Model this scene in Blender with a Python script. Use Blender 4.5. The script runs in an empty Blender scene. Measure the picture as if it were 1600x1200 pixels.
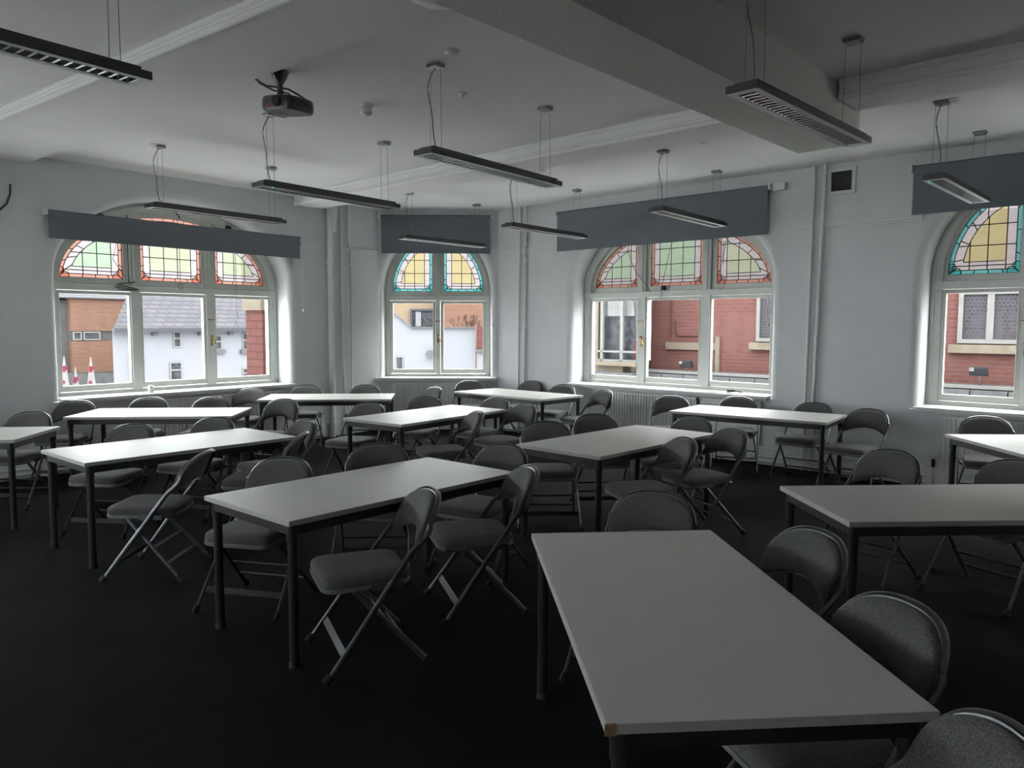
import bpy, bmesh, math, random
from mathutils import Vector, Matrix
random.seed(7)
R = math.radians
PI = math.pi
scene = bpy.context.scene
col = scene.collection
EYE = 1.625                       # eye height above the carpet

# ---------------------------------------------------------------- camera
cam = bpy.data.cameras.new('camera')
cam.sensor_width = 36.0
cam.lens = 1188.5 / 1600 * 36.0
cam.clip_start = 0.05
cam.clip_end = 300
co = bpy.data.objects.new('camera', cam)
col.objects.link(co)
co.matrix_world = Matrix.Translation((0, 0, EYE)) @ Matrix.Rotation(R(90 - 4.42), 4, 'X') @ Matrix.Rotation(R(0.168), 4, 'Z')
scene.camera = co

# ---------------------------------------------------------------- sky and exposure
world = bpy.data.worlds.new('overcast_sky')
scene.world = world
world.use_nodes = True
wn = world.node_tree.nodes
wl = world.node_tree.links
bg = wn['Background']
tc = wn.new('ShaderNodeTexCoord')
sx = wn.new('ShaderNodeSeparateXYZ')
rp = wn.new('ShaderNodeValToRGB')
rp.color_ramp.elements[0].position = 0.0
rp.color_ramp.elements[0].color = (0.76, 0.79, 0.82, 1)
rp.color_ramp.elements[1].position = 0.6
rp.color_ramp.elements[1].color = (0.97, 0.985, 0.965, 1)
wl.new(tc.outputs['Generated'], sx.inputs[0])
wl.new(sx.outputs['Z'], rp.inputs[0])
wl.new(rp.outputs[0], bg.inputs[0])
bg.inputs[1].default_value = 16.0
vs = scene.view_settings
vs.view_transform = 'Standard'
vs.look = 'None'
vs.gamma = 1.0
vs.use_curve_mapping = False
vs.exposure = 0.47
scene.cycles.max_bounces = 12
scene.cycles.diffuse_bounces = 7
scene.cycles.transparent_max_bounces = 16
scene.cycles.sample_clamp_indirect = 4.0

# ---------------------------------------------------------------- wall frames
class Frame:
    """A wall seen from the room: s runs along it, z up from the floor, d outwards through it."""
    def __init__(self, a, ang):
        self.a = Vector((a[0], a[1], 0))
        self.d = Vector((math.cos(R(ang)), math.sin(R(ang)), 0))
        self.n = Vector((-self.d.y, self.d.x, 0))
    def p(self, s, z, d=0.0):
        v = self.a + self.d * s + self.n * d
        return Vector((v.x, v.y, z))
WL = Frame((-5.028, 8.063), 51.479)
WC = Frame((-2.032, 11.790), 1.074)
WR = Frame((0.135, 11.496), -42.868)
CEIL = 1.75 + EYE
SILL = EYE - 0.815
DF = 0.30                         # how deep the window frames sit in the wall

def portal(fr, s, z, w, h):
    l = bpy.data.lights.new('daylight_opening', 'AREA')
    l.shape = 'RECTANGLE'
    l.size = w
    l.size_y = h
    l.cycles.is_portal = True
    o = bpy.data.objects.new('daylight_opening', l)
    col.objects.link(o)
    o.location = fr.p(s, z, DF + 0.22)
    # -Z of the light looks into the room
    o.rotation_euler = Matrix((fr.d, Vector((0, 0, 1)), fr.n)).transposed().to_euler()
portal(WL, 1.68, EYE + .35, 2.95, 2.35)
portal(WC, 0.86, EYE + .35, 1.7, 2.35)
portal(WR, 2.43, EYE + .35, 2.95, 2.35)
portal(WL, -7.2, EYE + .35, 2.95, 2.35)
portal(WL, -3.1, EYE + .35, 2.95, 2.35)
portal(WR, 9.3, EYE + .35, 2.95, 2.35)
portal(WR, 6.345, EYE + .35, 1.75, 2.35)

# ---------------------------------------------------------------- materials
def mat(name, c, rough=0.6, metal=0.0, var=0.0, scale=20.0, bump=0.0, bscale=None, detail=3.0, spec=None, c2=None, stretch=None):
    m = bpy.data.materials.new(name)
    m.use_nodes = True
    nt = m.node_tree
    b = nt.nodes['Principled BSDF']
    b.inputs['Roughness'].default_value = rough
    b.inputs['Metallic'].default_value = metal
    if spec is not None:
        b.inputs['Specular IOR Level'].default_value = spec
    t = nt.nodes.new('ShaderNodeTexCoord')
    mp = nt.nodes.new('ShaderNodeMapping')
    if stretch:
        mp.inputs['Scale'].default_value = stretch
    nt.links.new(t.outputs['Object'], mp.inputs['Vector'])
    n = nt.nodes.new('ShaderNodeTexNoise')
    n.inputs['Scale'].default_value = scale
    n.inputs['Detail'].default_value = detail
    nt.links.new(mp.outputs[0], n.inputs['Vector'])
    r = nt.nodes.new('ShaderNodeValToRGB')
    r.color_ramp.elements[0].position = 0.3
    r.color_ramp.elements[1].position = 0.7
    lo = [max(0, x * (1 - var)) for x in c]
    hi = [min(1, x * (1 + var)) for x in (c2 or c)]
    r.color_ramp.elements[0].color = (*lo, 1)
    r.color_ramp.elements[1].color = (*hi, 1)
    nt.links.new(n.outputs['Fac'], r.inputs[0])
    nt.links.new(r.outputs[0], b.inputs['Base Color'])
    if bump:
        n2 = nt.nodes.new('ShaderNodeTexNoise')
        n2.inputs['Scale'].default_value = bscale or scale
        n2.inputs['Detail'].default_value = 4
        nt.links.new(mp.outputs[0], n2.inputs['Vector'])
        bp = nt.nodes.new('ShaderNodeBump')
        bp.inputs['Strength'].default_value = bump
        bp.inputs['Distance'].default_value = 0.01
        nt.links.new(n2.outputs['Fac'], bp.inputs['Height'])
        nt.links.new(bp.outputs[0], b.inputs['Normal'])
    return m

def brick_mat(name, c1, c2, mortar, scale=1.0, bw=0.225, rh=0.075, ms=0.01, rough=0.9):
    m = bpy.data.materials.new(name)
    m.use_nodes = True
    nt = m.node_tree
    b = nt.nodes['Principled BSDF']
    b.inputs['Roughness'].default_value = rough
    b.inputs['Specular IOR Level'].default_value = 0.03
    t = nt.nodes.new('ShaderNodeTexCoord')
    br = nt.nodes.new('ShaderNodeTexBrick')
    br.inputs['Color1'].default_value = (*c1, 1)
    br.inputs['Color2'].default_value = (*c2, 1)
    br.inputs['Mortar'].default_value = (*mortar, 1)
    br.inputs['Scale'].default_value = scale
    br.inputs['Brick Width'].default_value = bw
    br.inputs['Row Height'].default_value = rh
    br.inputs['Mortar Size'].default_value = ms
    nt.links.new(t.outputs['UV'], br.inputs['Vector'])
    nt.links.new(br.outputs['Color'], b.inputs['Base Color'])
    return m

def glass_mat(name, c=(1, 1, 1), gloss=0.003, wav=0.0):
    m = bpy.data.materials.new(name)
    m.use_nodes = True
    nt = m.node_tree
    for n in list(nt.nodes):
        if n.type != 'OUTPUT_MATERIAL':
            nt.nodes.remove(n)
    out = [n for n in nt.nodes if n.type == 'OUTPUT_MATERIAL'][0]
    tr = nt.nodes.new('ShaderNodeBsdfTransparent')
    tr.inputs[0].default_value = (*c, 1)
    gl = nt.nodes.new('ShaderNodeBsdfGlossy')
    gl.inputs['Roughness'].default_value = 0.05
    mx = nt.nodes.new('ShaderNodeMixShader')
    mx.inputs[0].default_value = gloss
    nt.links.new(tr.outputs[0], mx.inputs[1])
    nt.links.new(gl.outputs[0], mx.inputs[2])
    nt.links.new(mx.outputs[0], out.inputs[0])
    return m

def stained_mat(name, c, k=0.056):
    """Cathedral glass: part clear, part milky, with faint streaks."""
    m = bpy.data.materials.new(name)
    m.use_nodes = True
    nt = m.node_tree
    for n in list(nt.nodes):
        if n.type != 'OUTPUT_MATERIAL':
            nt.nodes.remove(n)
    out = [n for n in nt.nodes if n.type == 'OUTPUT_MATERIAL'][0]
    t = nt.nodes.new('ShaderNodeTexCoord')
    mp = nt.nodes.new('ShaderNodeMapping')
    mp.inputs['Scale'].default_value = (3, 3, 30)
    ns = nt.nodes.new('ShaderNodeTexNoise')
    ns.inputs['Scale'].default_value = 2.0
    nt.links.new(t.outputs['Object'], mp.inputs[0])
    nt.links.new(mp.outputs[0], ns.inputs['Vector'])
    r = nt.nodes.new('ShaderNodeValToRGB')
    r.color_ramp.elements[0].position = 0.3
    r.color_ramp.elements[1].position = 0.7
    r.color_ramp.elements[0].color = (*[x * k * 0.9 for x in c], 1)
    r.color_ramp.elements[1].color = (*[x * k * 1.08 for x in c], 1)
    nt.links.new(ns.outputs['Fac'], r.inputs[0])
    tr = nt.nodes.new('ShaderNodeBsdfTransparent')
    tl = nt.nodes.new('ShaderNodeBsdfTranslucent')
    mx = nt.nodes.new('ShaderNodeAddShader')
    th = nt.nodes.new('ShaderNodeMix')
    th.data_type = 'RGBA'
    th.inputs[0].default_value = 0.68
    th.inputs[7].default_value = (0, 0, 0, 1)
    nt.links.new(r.outputs[0], th.inputs[6])
    nt.links.new(th.outputs[2], tr.inputs[0])
    nt.links.new(r.outputs[0], tl.inputs[0])
    nt.links.new(tr.outputs[0], mx.inputs[0])
    nt.links.new(tl.outputs[0], mx.inputs[1])
    nt.links.new(mx.outputs[0], out.inputs[0])
    return m

def emit_mat(name, c, e):
    m = mat(name, c, 0.4)
    b = m.node_tree.nodes['Principled BSDF']
    b.inputs['Emission Color'].default_value = (*c, 1)
    b.inputs['Emission Strength'].default_value = e
    return m

M = dict(
    wall=mat('wall_paint', (0.61, 0.62, 0.635), 0.55, var=0.03, scale=3, bump=0.15, bscale=14),
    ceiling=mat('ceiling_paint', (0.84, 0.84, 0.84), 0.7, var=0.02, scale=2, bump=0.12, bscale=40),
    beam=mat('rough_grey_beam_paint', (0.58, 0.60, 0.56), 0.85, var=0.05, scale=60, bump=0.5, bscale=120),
    trim=mat('trim_gloss_paint', (0.66, 0.67, 0.66), 0.35, var=0.03, scale=5),
    frame=mat('window_paint', (0.62, 0.64, 0.60), 0.4, var=0.04, scale=6),
    dark=mat('black_iron', (0.015, 0.015, 0.016), 0.5),
    brass=mat('old_brass', (0.25, 0.18, 0.08), 0.4, 0.8, var=0.3, scale=40),
    blind=mat('blind_fabric', (0.105, 0.118, 0.132), 0.85, var=0.04, scale=200, bump=0.1, bscale=600),
    white=mat('white_plastic', (0.7, 0.7, 0.69), 0.4),
    top=mat('white_laminate', (0.63, 0.635, 0.605), 0.48, var=0.02, scale=4, spec=0.35),
    edge=mat('table_edge_band', (0.36, 0.355, 0.33), 0.5, var=0.08, scale=30),
    chip=mat('bare_chipboard', (0.22, 0.13, 0.07), 0.8, var=0.3, scale=60),
    tframe=mat('black_table_steel', (0.016, 0.017, 0.021), 0.4, 0.2, var=0.1, scale=30),
    leg=mat('grey_leg_paint', (0.022, 0.024, 0.027), 0.35, 0.35, var=0.1, scale=20),
    fabric=mat('charcoal_fabric', (0.034, 0.034, 0.036), 0.95, var=0.35, scale=260, bump=0.35, bscale=500, c2=(0.10, 0.10, 0.102)),
    steel=mat('grey_chair_steel', (0.11, 0.115, 0.125), 0.32, 0.7, var=0.12, scale=30),
    shell=mat('chair_pan', (0.24, 0.245, 0.25), 0.38, 0.5, var=0.1, scale=20),
    rubber=mat('black_rubber', (0.012, 0.012, 0.012), 0.8),
    lampd=mat('lamp_dark_paint', (0.035, 0.037, 0.042), 0.45, 0.2, var=0.05, scale=10),
    lampw=mat('sensor_and_lit_lamp_white', (0.85, 0.86, 0.87), 0.4, var=0.02, scale=10),  # white of the sensor eyes; on lamp undersides it imitates reflected light
    lampr=mat('lamp_reflector', (0.65, 0.66, 0.68), 0.22, 0.85),
    chrome=mat('canopy_metal', (0.22, 0.22, 0.23), 0.3, 0.7),
    wire=mat('steel_wire', (0.16, 0.16, 0.16), 0.4, 0.6),
    cord=mat('grey_cord', (0.10, 0.10, 0.10), 0.6),
    proj=mat('black_projector', (0.012, 0.012, 0.013), 0.35, var=0.2, scale=30),
    lens=mat('projector_lens', (0.03, 0.03, 0.035), 0.12, 0.5),
    red=mat('red_plastic', (0.35, 0.02, 0.02), 0.4),
    paper=mat('white_paper', (0.7, 0.7, 0.7), 0.8),
    grille=mat('vent_dark', (0.01, 0.01, 0.01), 0.8),
    lead=mat('lead_came', (0.02, 0.018, 0.018), 0.5, 0.3),
    glass=glass_mat('window_glass', (0.93, 0.95, 0.95)),
    render_=mat('white_render', (0.078, 0.080, 0.088), 0.9, var=0.03, scale=1.5, bump=0.2, bscale=20, spec=0.03),
    slate=brick_mat('slate_roof', (0.027, 0.027, 0.031), (0.034, 0.032, 0.036), (0.018, 0.018, 0.020), bw=0.3, rh=0.12, ms=0.012),
    orange=brick_mat('orange_brick', (0.058, 0.031, 0.022), (0.051, 0.026, 0.018), (0.058, 0.040, 0.032)),
    redb=brick_mat('red_brick', (0.051, 0.0225, 0.0200), (0.045, 0.0185, 0.0165), (0.048, 0.029, 0.026)),
    pierb=brick_mat('red_block', (0.046, 0.020, 0.018), (0.041, 0.017, 0.015), (0.026, 0.014, 0.013), bw=0.4, rh=0.12, ms=0.012),
    brownb=mat('grey_brown_wall', (0.030, 0.028, 0.028), 0.9, var=0.1, scale=2, spec=0.03),
    cream=mat('cream_cladding', (0.076, 0.058, 0.040), 0.8, var=0.05, scale=3, stretch=(1, 1, 12), spec=0.03),
    stone=mat('pale_stone', (0.066, 0.056, 0.044), 0.9, var=0.12, scale=5, spec=0.03),
    stoneg=mat('grey_stone', (0.040, 0.040, 0.042), 0.9, var=0.15, scale=6, spec=0.03),
    owhite=mat('outside_white_paint', (0.072, 0.071, 0.069), 0.6, var=0.08, scale=8, spec=0.05),
    curtain=mat('net_curtain', (0.075, 0.076, 0.078), 0.9, var=0.15, scale=14, stretch=(1, 1, 0.1), spec=0.02),
    oglass=mat('far_window_glass', (0.010, 0.011, 0.014), 0.5, var=0.4, scale=9, c2=(0.020, 0.021, 0.024), spec=0.06),
    lattice=brick_mat('leaded_light', (0.018, 0.016, 0.019), (0.023, 0.021, 0.025), (0.034, 0.032, 0.034), bw=0.06, rh=0.06, ms=0.006),
    gutter=mat('gutter_grey', (0.020, 0.021, 0.025), 0.6, spec=0.05),
    flood=mat('floodlight_body', (0.010, 0.011, 0.013), 0.6, spec=0.1),
    bark=mat('bare_twig', (0.022, 0.012, 0.010), 0.9, spec=0.03),
    bounce_street=mat('pale_bounce_street', (0.62, 0.62, 0.62), 0.95, var=0.2, scale=2),  # unseen street, made very pale to bounce daylight up to the ceiling
    parasol=mat('parasol_cloth', (0.075, 0.072, 0.073), 0.8, var=0.1, scale=5, spec=0.03),
    magenta=mat('parasol_red', (0.055, 0.010, 0.017), 0.8, spec=0.03),
    led=emit_mat('green_led', (0.05, 0.9, 0.35), 1.2),
    coral=stained_mat('coral_glass', (0.95, 0.50, 0.40)),
    pale=stained_mat('pale_pink_glass', (0.98, 0.88, 0.90)),
    green=stained_mat('pale_green_glass', (0.74, 0.93, 0.70)),
    lime=stained_mat('yellow_green_glass', (0.88, 0.93, 0.68)),
    yellow=stained_mat('pale_yellow_glass', (0.97, 0.83, 0.46)),
    coral_petal=glass_mat('coral_petal_glass', (0.95, 0.58, 0.50), 0.0),
    teal_petal=glass_mat('teal_petal_glass', (0.42, 0.85, 0.85), 0.0),
    teal=stained_mat('teal_glass', (0.26, 0.74, 0.74)),
)

fb_ = M['fabric'].node_tree.nodes['Principled BSDF']
fb_.inputs['Sheen Weight'].default_value = 0.08
fb_.inputs['Sheen Roughness'].default_value = 0.4

# carpet tiles
def carpet():
    m = bpy.data.materials.new('carpet_tiles')
    m.use_nodes = True
    nt = m.node_tree
    b = nt.nodes['Principled BSDF']
    b.inputs['Roughness'].default_value = 0.97
    b.inputs['Specular IOR Level'].default_value = 0.08
    t = nt.nodes.new('ShaderNodeTexCoord')
    mp = nt.nodes.new('ShaderNodeMapping')
    mp.inputs['Rotation'].default_value = (0, 0, R(43))
    nt.links.new(t.outputs['Object'], mp.inputs[0])
    ck = nt.nodes.new('ShaderNodeTexChecker')
    ck.inputs['Scale'].default_value = 2.0
    ck.inputs['Color1'].default_value = (0.0040, 0.0043, 0.0058, 1)
    ck.inputs['Color2'].default_value = (0.0062, 0.0065, 0.0085, 1)
    nt.links.new(mp.outputs[0], ck.inputs['Vector'])
    n = nt.nodes.new('ShaderNodeTexNoise')
    n.inputs['Scale'].default_value = 500
    nt.links.new(t.outputs['Object'], n.inputs['Vector'])
    n2 = nt.nodes.new('ShaderNodeTexNoise')
    n2.inputs['Scale'].default_value = 1.5
    nt.links.new(t.outputs['Object'], n2.inputs['Vector'])
    mm = nt.nodes.new('ShaderNodeMix')
    mm.data_type = 'RGBA'
    mm.blend_type = 'MULTIPLY'
    mm.inputs[0].default_value = 0.6
    nt.links.new(ck.outputs[0], mm.inputs[6])
    nt.links.new(n2.outputs['Fac'], mm.inputs[7])
    nt.links.new(mm.outputs[2], b.inputs['Base Color'])
    bp = nt.nodes.new('ShaderNodeBump')
    bp.inputs['Strength'].default_value = 0.6
    bp.inputs['Distance'].default_value = 0.004
    nt.links.new(n.outputs['Fac'], bp.inputs['Height'])
    nt.links.new(bp.outputs[0], b.inputs['Normal'])
    return m
M['carpet'] = carpet()

# ---------------------------------------------------------------- mesh helpers
class MB:
    def __init__(self):
        self.v = []
        self.f = []
        self.uv = None
    def add(self, vs, fs):
        b = len(self.v)
        self.v += [tuple(x) for x in vs]
        self.f += [tuple(b + i for i in f) for f in fs]
        return self
    def hexa(self, c):
        """c: 8 corners, bottom ring then top ring"""
        return self.add(c, [(3, 2, 1, 0), (4, 5, 6, 7), (0, 1, 5, 4), (1, 2, 6, 5), (2, 3, 7, 6), (3, 0, 4, 7)])
    def box(self, x0, x1, y0, y1, z0, z1):
        return self.hexa([(x0, y0, z0), (x1, y0, z0), (x1, y1, z0), (x0, y1, z0), (x0, y0, z1), (x1, y0, z1), (x1, y1, z1), (x0, y1, z1)])
    def fbox(self, fr, s0, s1, z0, z1, d0, d1):
        c = [fr.p(s0, z0, d0), fr.p(s1, z0, d0), fr.p(s1, z0, d1), fr.p(s0, z0, d1), fr.p(s0, z1, d0), fr.p(s1, z1, d0), fr.p(s1, z1, d1), fr.p(s0, z1, d1)]
        return self.hexa(c)
    def bar(self, p, q, w, h, up=(0, 0, 1)):
        p, q, up = Vector(p), Vector(q), Vector(up)
        t = (q - p).normalized()
        a = t.cross(up)
        if a.length < 1e-5:
            a = t.cross(Vector((1, 0, 0)))
        a.normalize()
        b = a.cross(t).normalized()
        a = a * (w / 2)
        b = b * (h / 2)
        return self.hexa([p - a - b, p + a - b, q + a - b, q - a - b, p - a + b, p + a + b, q + a + b, q - a + b])
    def tube(self, path, ra, rb=None, ref=(0, 0, 1), n=8, closed=False):
        """ra: radius along ref, rb: radius across it"""
        rb = ra if rb is None else rb
        path = [Vector(p) for p in path]
        m = len(path)
        ref = Vector(ref)
        vs = []
        fs = []
        for i, p in enumerate(path):
            if closed:
                t = path[(i + 1) % m] - path[(i - 1) % m]
            else:
                t = path[min(i + 1, m - 1)] - path[max(i - 1, 0)]
            t.normalize()
            b = ref - t * ref.dot(t)
            if b.length < 1e-4:
                b = Vector((1, 0, 0)) - t * t.x
            b.normalize()
            a = t.cross(b)
            for k in range(n):
                th = 2 * PI * k / n
                vs.append(p + b * (ra * math.cos(th)) + a * (rb * math.sin(th)))
        last = m if closed else m - 1
        for i in range(last):
            j = (i + 1) % m
            for k in range(n):
                l = (k + 1) % n
                fs.append((i * n + k, i * n + l, j * n + l, j * n + k))
        if not closed:
            fs.append(tuple(range(n))[::-1])
            fs.append(tuple((m - 1) * n + k for k in range(n)))
        return self.add(vs, fs)
    def cyl(self, x, y, z0, z1, r0, r1=None, n=20):
        r1 = r0 if r1 is None else r1
        vs = [(x + r0 * math.cos(2 * PI * k / n), y + r0 * math.sin(2 * PI * k / n), z0) for k in range(n)]
        vs += [(x + r1 * math.cos(2 * PI * k / n), y + r1 * math.sin(2 * PI * k / n), z1) for k in range(n)]
        fs = [(k, (k + 1) % n, n + (k + 1) % n, n + k) for k in range(n)] + [tuple(range(n))[::-1], tuple(range(n, 2 * n))]
        return self.add(vs, fs)
    def rings(self, rings, cap0=True, cap1=True):
        n = len(rings[0])
        vs = [p for r in rings for p in r]
        fs = []
        for i in range(len(rings) - 1):
            for k in range(n):
                l = (k + 1) % n
                fs.append((i * n + k, i * n + l, (i + 1) * n + l, (i + 1) * n + k))
        if cap0:
            fs.append(tuple(range(n))[::-1])
        if cap1:
            fs.append(tuple((len(rings) - 1) * n + k for k in range(n)))
        return self.add(vs, fs)
    def build(self, name, m, parent=None, smooth=False, bevel=0.0, fix=True, local=None):
        me = bpy.data.meshes.new(name)
        vs = self.v
        if local is not None:
            inv = local.inverted()
            vs = [tuple(inv @ Vector(v)) for v in vs]
        me.from_pydata(vs, [], self.f)
        if fix:
            bm = bmesh.new()
            bm.from_mesh(me)
            bmesh.ops.recalc_face_normals(bm, faces=bm.faces)
            bm.to_mesh(me)
            bm.free()
        if smooth:
            for p in me.polygons:
                p.use_smooth = True
            try:
                me.set_sharp_from_angle(angle=R(smooth if smooth is not True else 40))
            except Exception:
                pass
        me.materials.append(m)
        o = bpy.data.objects.new(name, me)
        col.objects.link(o)
        if bevel:
            b = o.modifiers.new('bevel', 'BEVEL')
            b.width = bevel
            b.segments = 2
            b.limit_method = 'ANGLE'
            b.angle_limit = R(50)
        if parent is not None:
            o.parent = parent
        return o

def frame_uv(o, fr):
    """UVs in metres along the wall, so brick courses run level."""
    me = o.data
    uv = me.uv_layers.new(name='UV')
    for p in me.polygons:
        for li in p.loop_indices:
            v = Vector(me.vertices[me.loops[li].vertex_index].co)
            w = v - fr.a
            side = abs(p.normal.dot(fr.d)) > 0.7
            uv.data[li].uv = ((w.dot(fr.n) if side else w.dot(fr.d)), v.z)

def tag(o, label=None, cat=None, group=None, kind=None):
    if label:
        o['label'] = label
    if cat:
        o['category'] = cat
    if group:
        o['group'] = group
    if kind:
        o['kind'] = kind
    return o

def empty(name, loc=(0, 0, 0), rz=0.0):
    o = bpy.data.objects.new(name, None)
    o.empty_display_size = 0.1
    col.objects.link(o)
    o.location = loc
    o.rotation_euler = (0, 0, rz)
    return o

def kids(o):
    return [c for c in list(bpy.data.objects) if c.parent == o]

def copy_tree(o, parent=None):
    c = o.copy()
    col.objects.link(c)
    c.parent = parent
    for ch in kids(o):
        copy_tree(ch, c)
    return c

def struct(o, label=None):
    o['kind'] = 'structure'
    if label:
        o['label'] = label
    return o

# ---------------------------------------------------------------- room shell
def arch(a, b, z0, n=28):
    """points of the arch from left springing to right, relative to its centre"""
    return [(-a * math.cos(PI * k / n), z0 + b * math.sin(PI * k / n)) for k in range(n + 1)]

# (centre, half width, springing height, rise, triple?)
WINS = {
    'L': (1.68, 1.47, EYE + .53, .95),
    'C': (0.86, 0.84, EYE + .50, .98),
    'R1': (2.43, 1.47, EYE + .53, .95),
    'R2': (6.345, 0.86, EYE + .50, .98),
    'L9': (-7.2, 1.47, EYE + .53, .95),  # unseen window, added to light the near chairs from the left
    'L0': (-3.1, 1.47, EYE + .53, .95),  # unseen window, added to bring more daylight in from the left
    'R3': (9.3, 1.47, EYE + .53, .95),  # unseen window, added for more daylight from the right
}
def build_wall(name, fr, s0, s1, wins, label, sink=0.03):
    """plaster wall with arched, round-edged window openings"""
    mb = MB()
    RD = 0.09
    cur = s0
    for c, a, z0, b in wins:
        pts = [(c + x, z) for x, z in arch(a + RD, b + RD, z0)]
        mb.add([fr.p(cur, 0), fr.p(pts[0][0], 0), fr.p(pts[0][0], CEIL), fr.p(cur, CEIL)], [(0, 1, 2, 3)])
        for (x0, za), (x1, zb) in zip(pts, pts[1:]):
            mb.add([fr.p(x0, za), fr.p(x1, zb), fr.p(x1, CEIL), fr.p(x0, CEIL)], [(0, 1, 2, 3)])
            mb.add([fr.p(x0, 0), fr.p(x1, 0), fr.p(x1, SILL - sink), fr.p(x0, SILL - sink)], [(0, 1, 2, 3)])
        cur = pts[-1][0]
    mb.add([fr.p(cur, 0), fr.p(s1, 0), fr.p(s1, CEIL), fr.p(cur, CEIL)], [(0, 1, 2, 3)])
    o = mb.build(name, M['wall'], fix=False)
    struct(o, label)
    for c, a, z0, b in wins:
        mb = MB()
        prof = [(RD * (1 - math.sin(t)), RD * (1 - math.cos(t))) for t in [PI / 2 * k / 6 for k in range(7)]] + [(0, DF), (0, DF + .18)]
        rows = []
        for off, d in prof:
            ar = arch(a + off, b + off, z0)
            pts = [(ar[0][0], SILL - sink)] + ar + [(ar[-1][0], SILL - sink)]
            rows.append([fr.p(c + x, z, d) for x, z in pts])
        n = len(rows[0])
        vs = [p for r in rows for p in r]
        fs = [(i * n + k, i * n + k + 1, (i + 1) * n + k + 1, (i + 1) * n + k) for i in range(len(rows) - 1) for k in range(n - 1)]
        mb.add(vs, fs)
        mb.fbox(fr, c - a - RD, c + a + RD, SILL - 0.25, SILL - 0.035, 0.002, DF + .18)
        q = mb.build('window_reveal', M['wall'], o, smooth=60, fix=False)
    return o

sL0, sL1 = -9.2, 4.768
sR0, sR1 = -0.488, 11.4
wl_ = build_wall('wall_left', WL, sL0, sL1, [WINS['L9'], WINS['L0'], WINS['L']], 'white plaster wall with the wide arched window on the left')
wc_ = build_wall('wall_corner', WC, -0.036, 1.818, [WINS['C']], 'narrow white wall across the far corner with a small arched window')
wr_ = build_wall('wall_right', WR, sR0, sR1, [WINS['R1'], WINS['R2'], WINS['R3']], 'long white plaster wall on the right with two arched windows')
p1 = WL.p(sL0, 0)
p2 = WR.p(sR1, 0)
q1 = Vector((-3.6, -2.6, 0))
q2 = Vector((3.4, -2.6, 0))
def plain(name, a, b, label):
    d = (b - a).normalized()
    n = Vector((-d.y, d.x, 0))
    mb = MB().add([(a.x, a.y, 0), (b.x, b.y, 0), (b.x, b.y, CEIL), (a.x, a.y, CEIL)], [(0, 1, 2, 3)])
    return struct(mb.build(name, M['wall'], fix=False), label)
dBL = p1 - q1
WB = Frame((q1.x, q1.y), math.degrees(math.atan2(dBL.y, dBL.x)))
WINS['B'] = (3.0, 1.47, EYE + .53, .95)  # unseen window, added behind the viewer to brighten the foreground
build_wall('wall_back_left', WB, 0, dBL.length, [WINS['B']], 'white wall behind on the left with an unseen arched window added for daylight')
plain('wall_back', q2, q1, 'plain white wall behind the viewer')
plain('wall_back_right', p2, q2, 'plain white wall behind on the right')
cLC = Vector((-2.062, 11.789, 0))
cCR = Vector((-0.218, 11.824, 0))
poly = [p1, cLC, cCR, p2, q2, q1]
def push(p, k=1.06):
    c = Vector((0, 4, 0))
    return c + (p - c) * k
pts = [push(p) for p in poly]
fl = MB()
fl.rings([[(p.x, p.y, -0.12) for p in pts], [(p.x, p.y, 0) for p in pts]])
struct(fl.build('floor', M['carpet']), 'black carpet tiles')
ce = MB()
ce.rings([[(p.x, p.y, CEIL) for p in pts], [(p.x, p.y, CEIL + .15) for p in pts]])
struct(ce.build('ceiling', M['ceiling']), 'white painted ceiling')

# ceiling beams, in the room's own axes: u along the right wall, v towards it
U = WR.d
V = WR.n
def uv(u, v, z):
    p = U * u + V * v
    return Vector((p.x, p.y, z))
def beam(name, quad_uv, z0, lip, label):
    """quad: near-left, near-right, far-right, far-left as (x, y); near side carries a moulding"""
    mb = MB()
    mb.hexa([Vector((*p, z0)) for p in quad_uv] + [Vector((*p, CEIL + .02)) for p in quad_uv])
    nl, nr = Vector((*quad_uv[0], 0)), Vector((*quad_uv[1], 0))
    d = (nr - nl).normalized()
    out = Vector((d.y, -d.x, 0))
    fl_, fr_ = Vector((*quad_uv[3], 0)), Vector((*quad_uv[2], 0))
    if (fl_ - nl).dot(out) > 0:
        out = -out
    for k, (zz, r) in enumerate(((z0 + .012, .022), (z0 + .045, .012), (CEIL - .02, .02))):
        if lip:
            mb.tube([nl + out * .004 + Vector((0, 0, zz)), nr + out * .004 + Vector((0, 0, zz))], r, r * .8, n=10)
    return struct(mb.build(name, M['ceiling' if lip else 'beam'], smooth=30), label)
def xy(u, v):
    p = uv(u, v, 0)
    return (p.x, p.y)
beam('trim_1', [xy(-9.2, 5.61), xy(-2.56, 5.61), xy(-2.56, 6.045), xy(-9.2, 6.045)], EYE + 1.60, True, 'shallow moulded ceiling beam across the middle of the room')
beam('trim_2', [xy(-2.08, 5.66), xy(3.5, 5.66), xy(3.5, 6.06), xy(-2.08, 6.06)], EYE + 1.61, True, 'shallow moulded ceiling beam at the upper right')
beam('trim_3', [(-6.3, 7.95), (-0.1, 3.25), (0.35, 3.55), (-5.0, 8.0)], EYE + 1.655, True, 'moulded ceiling beam at the upper left')
beam('trim_4', [xy(-2.54, -1.5), xy(-2.10, -1.5), xy(-2.10, 6.12), xy(-2.56, 6.12)], EYE + 1.38, False, 'deep plastered ceiling beam running towards the right window wall')
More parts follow.
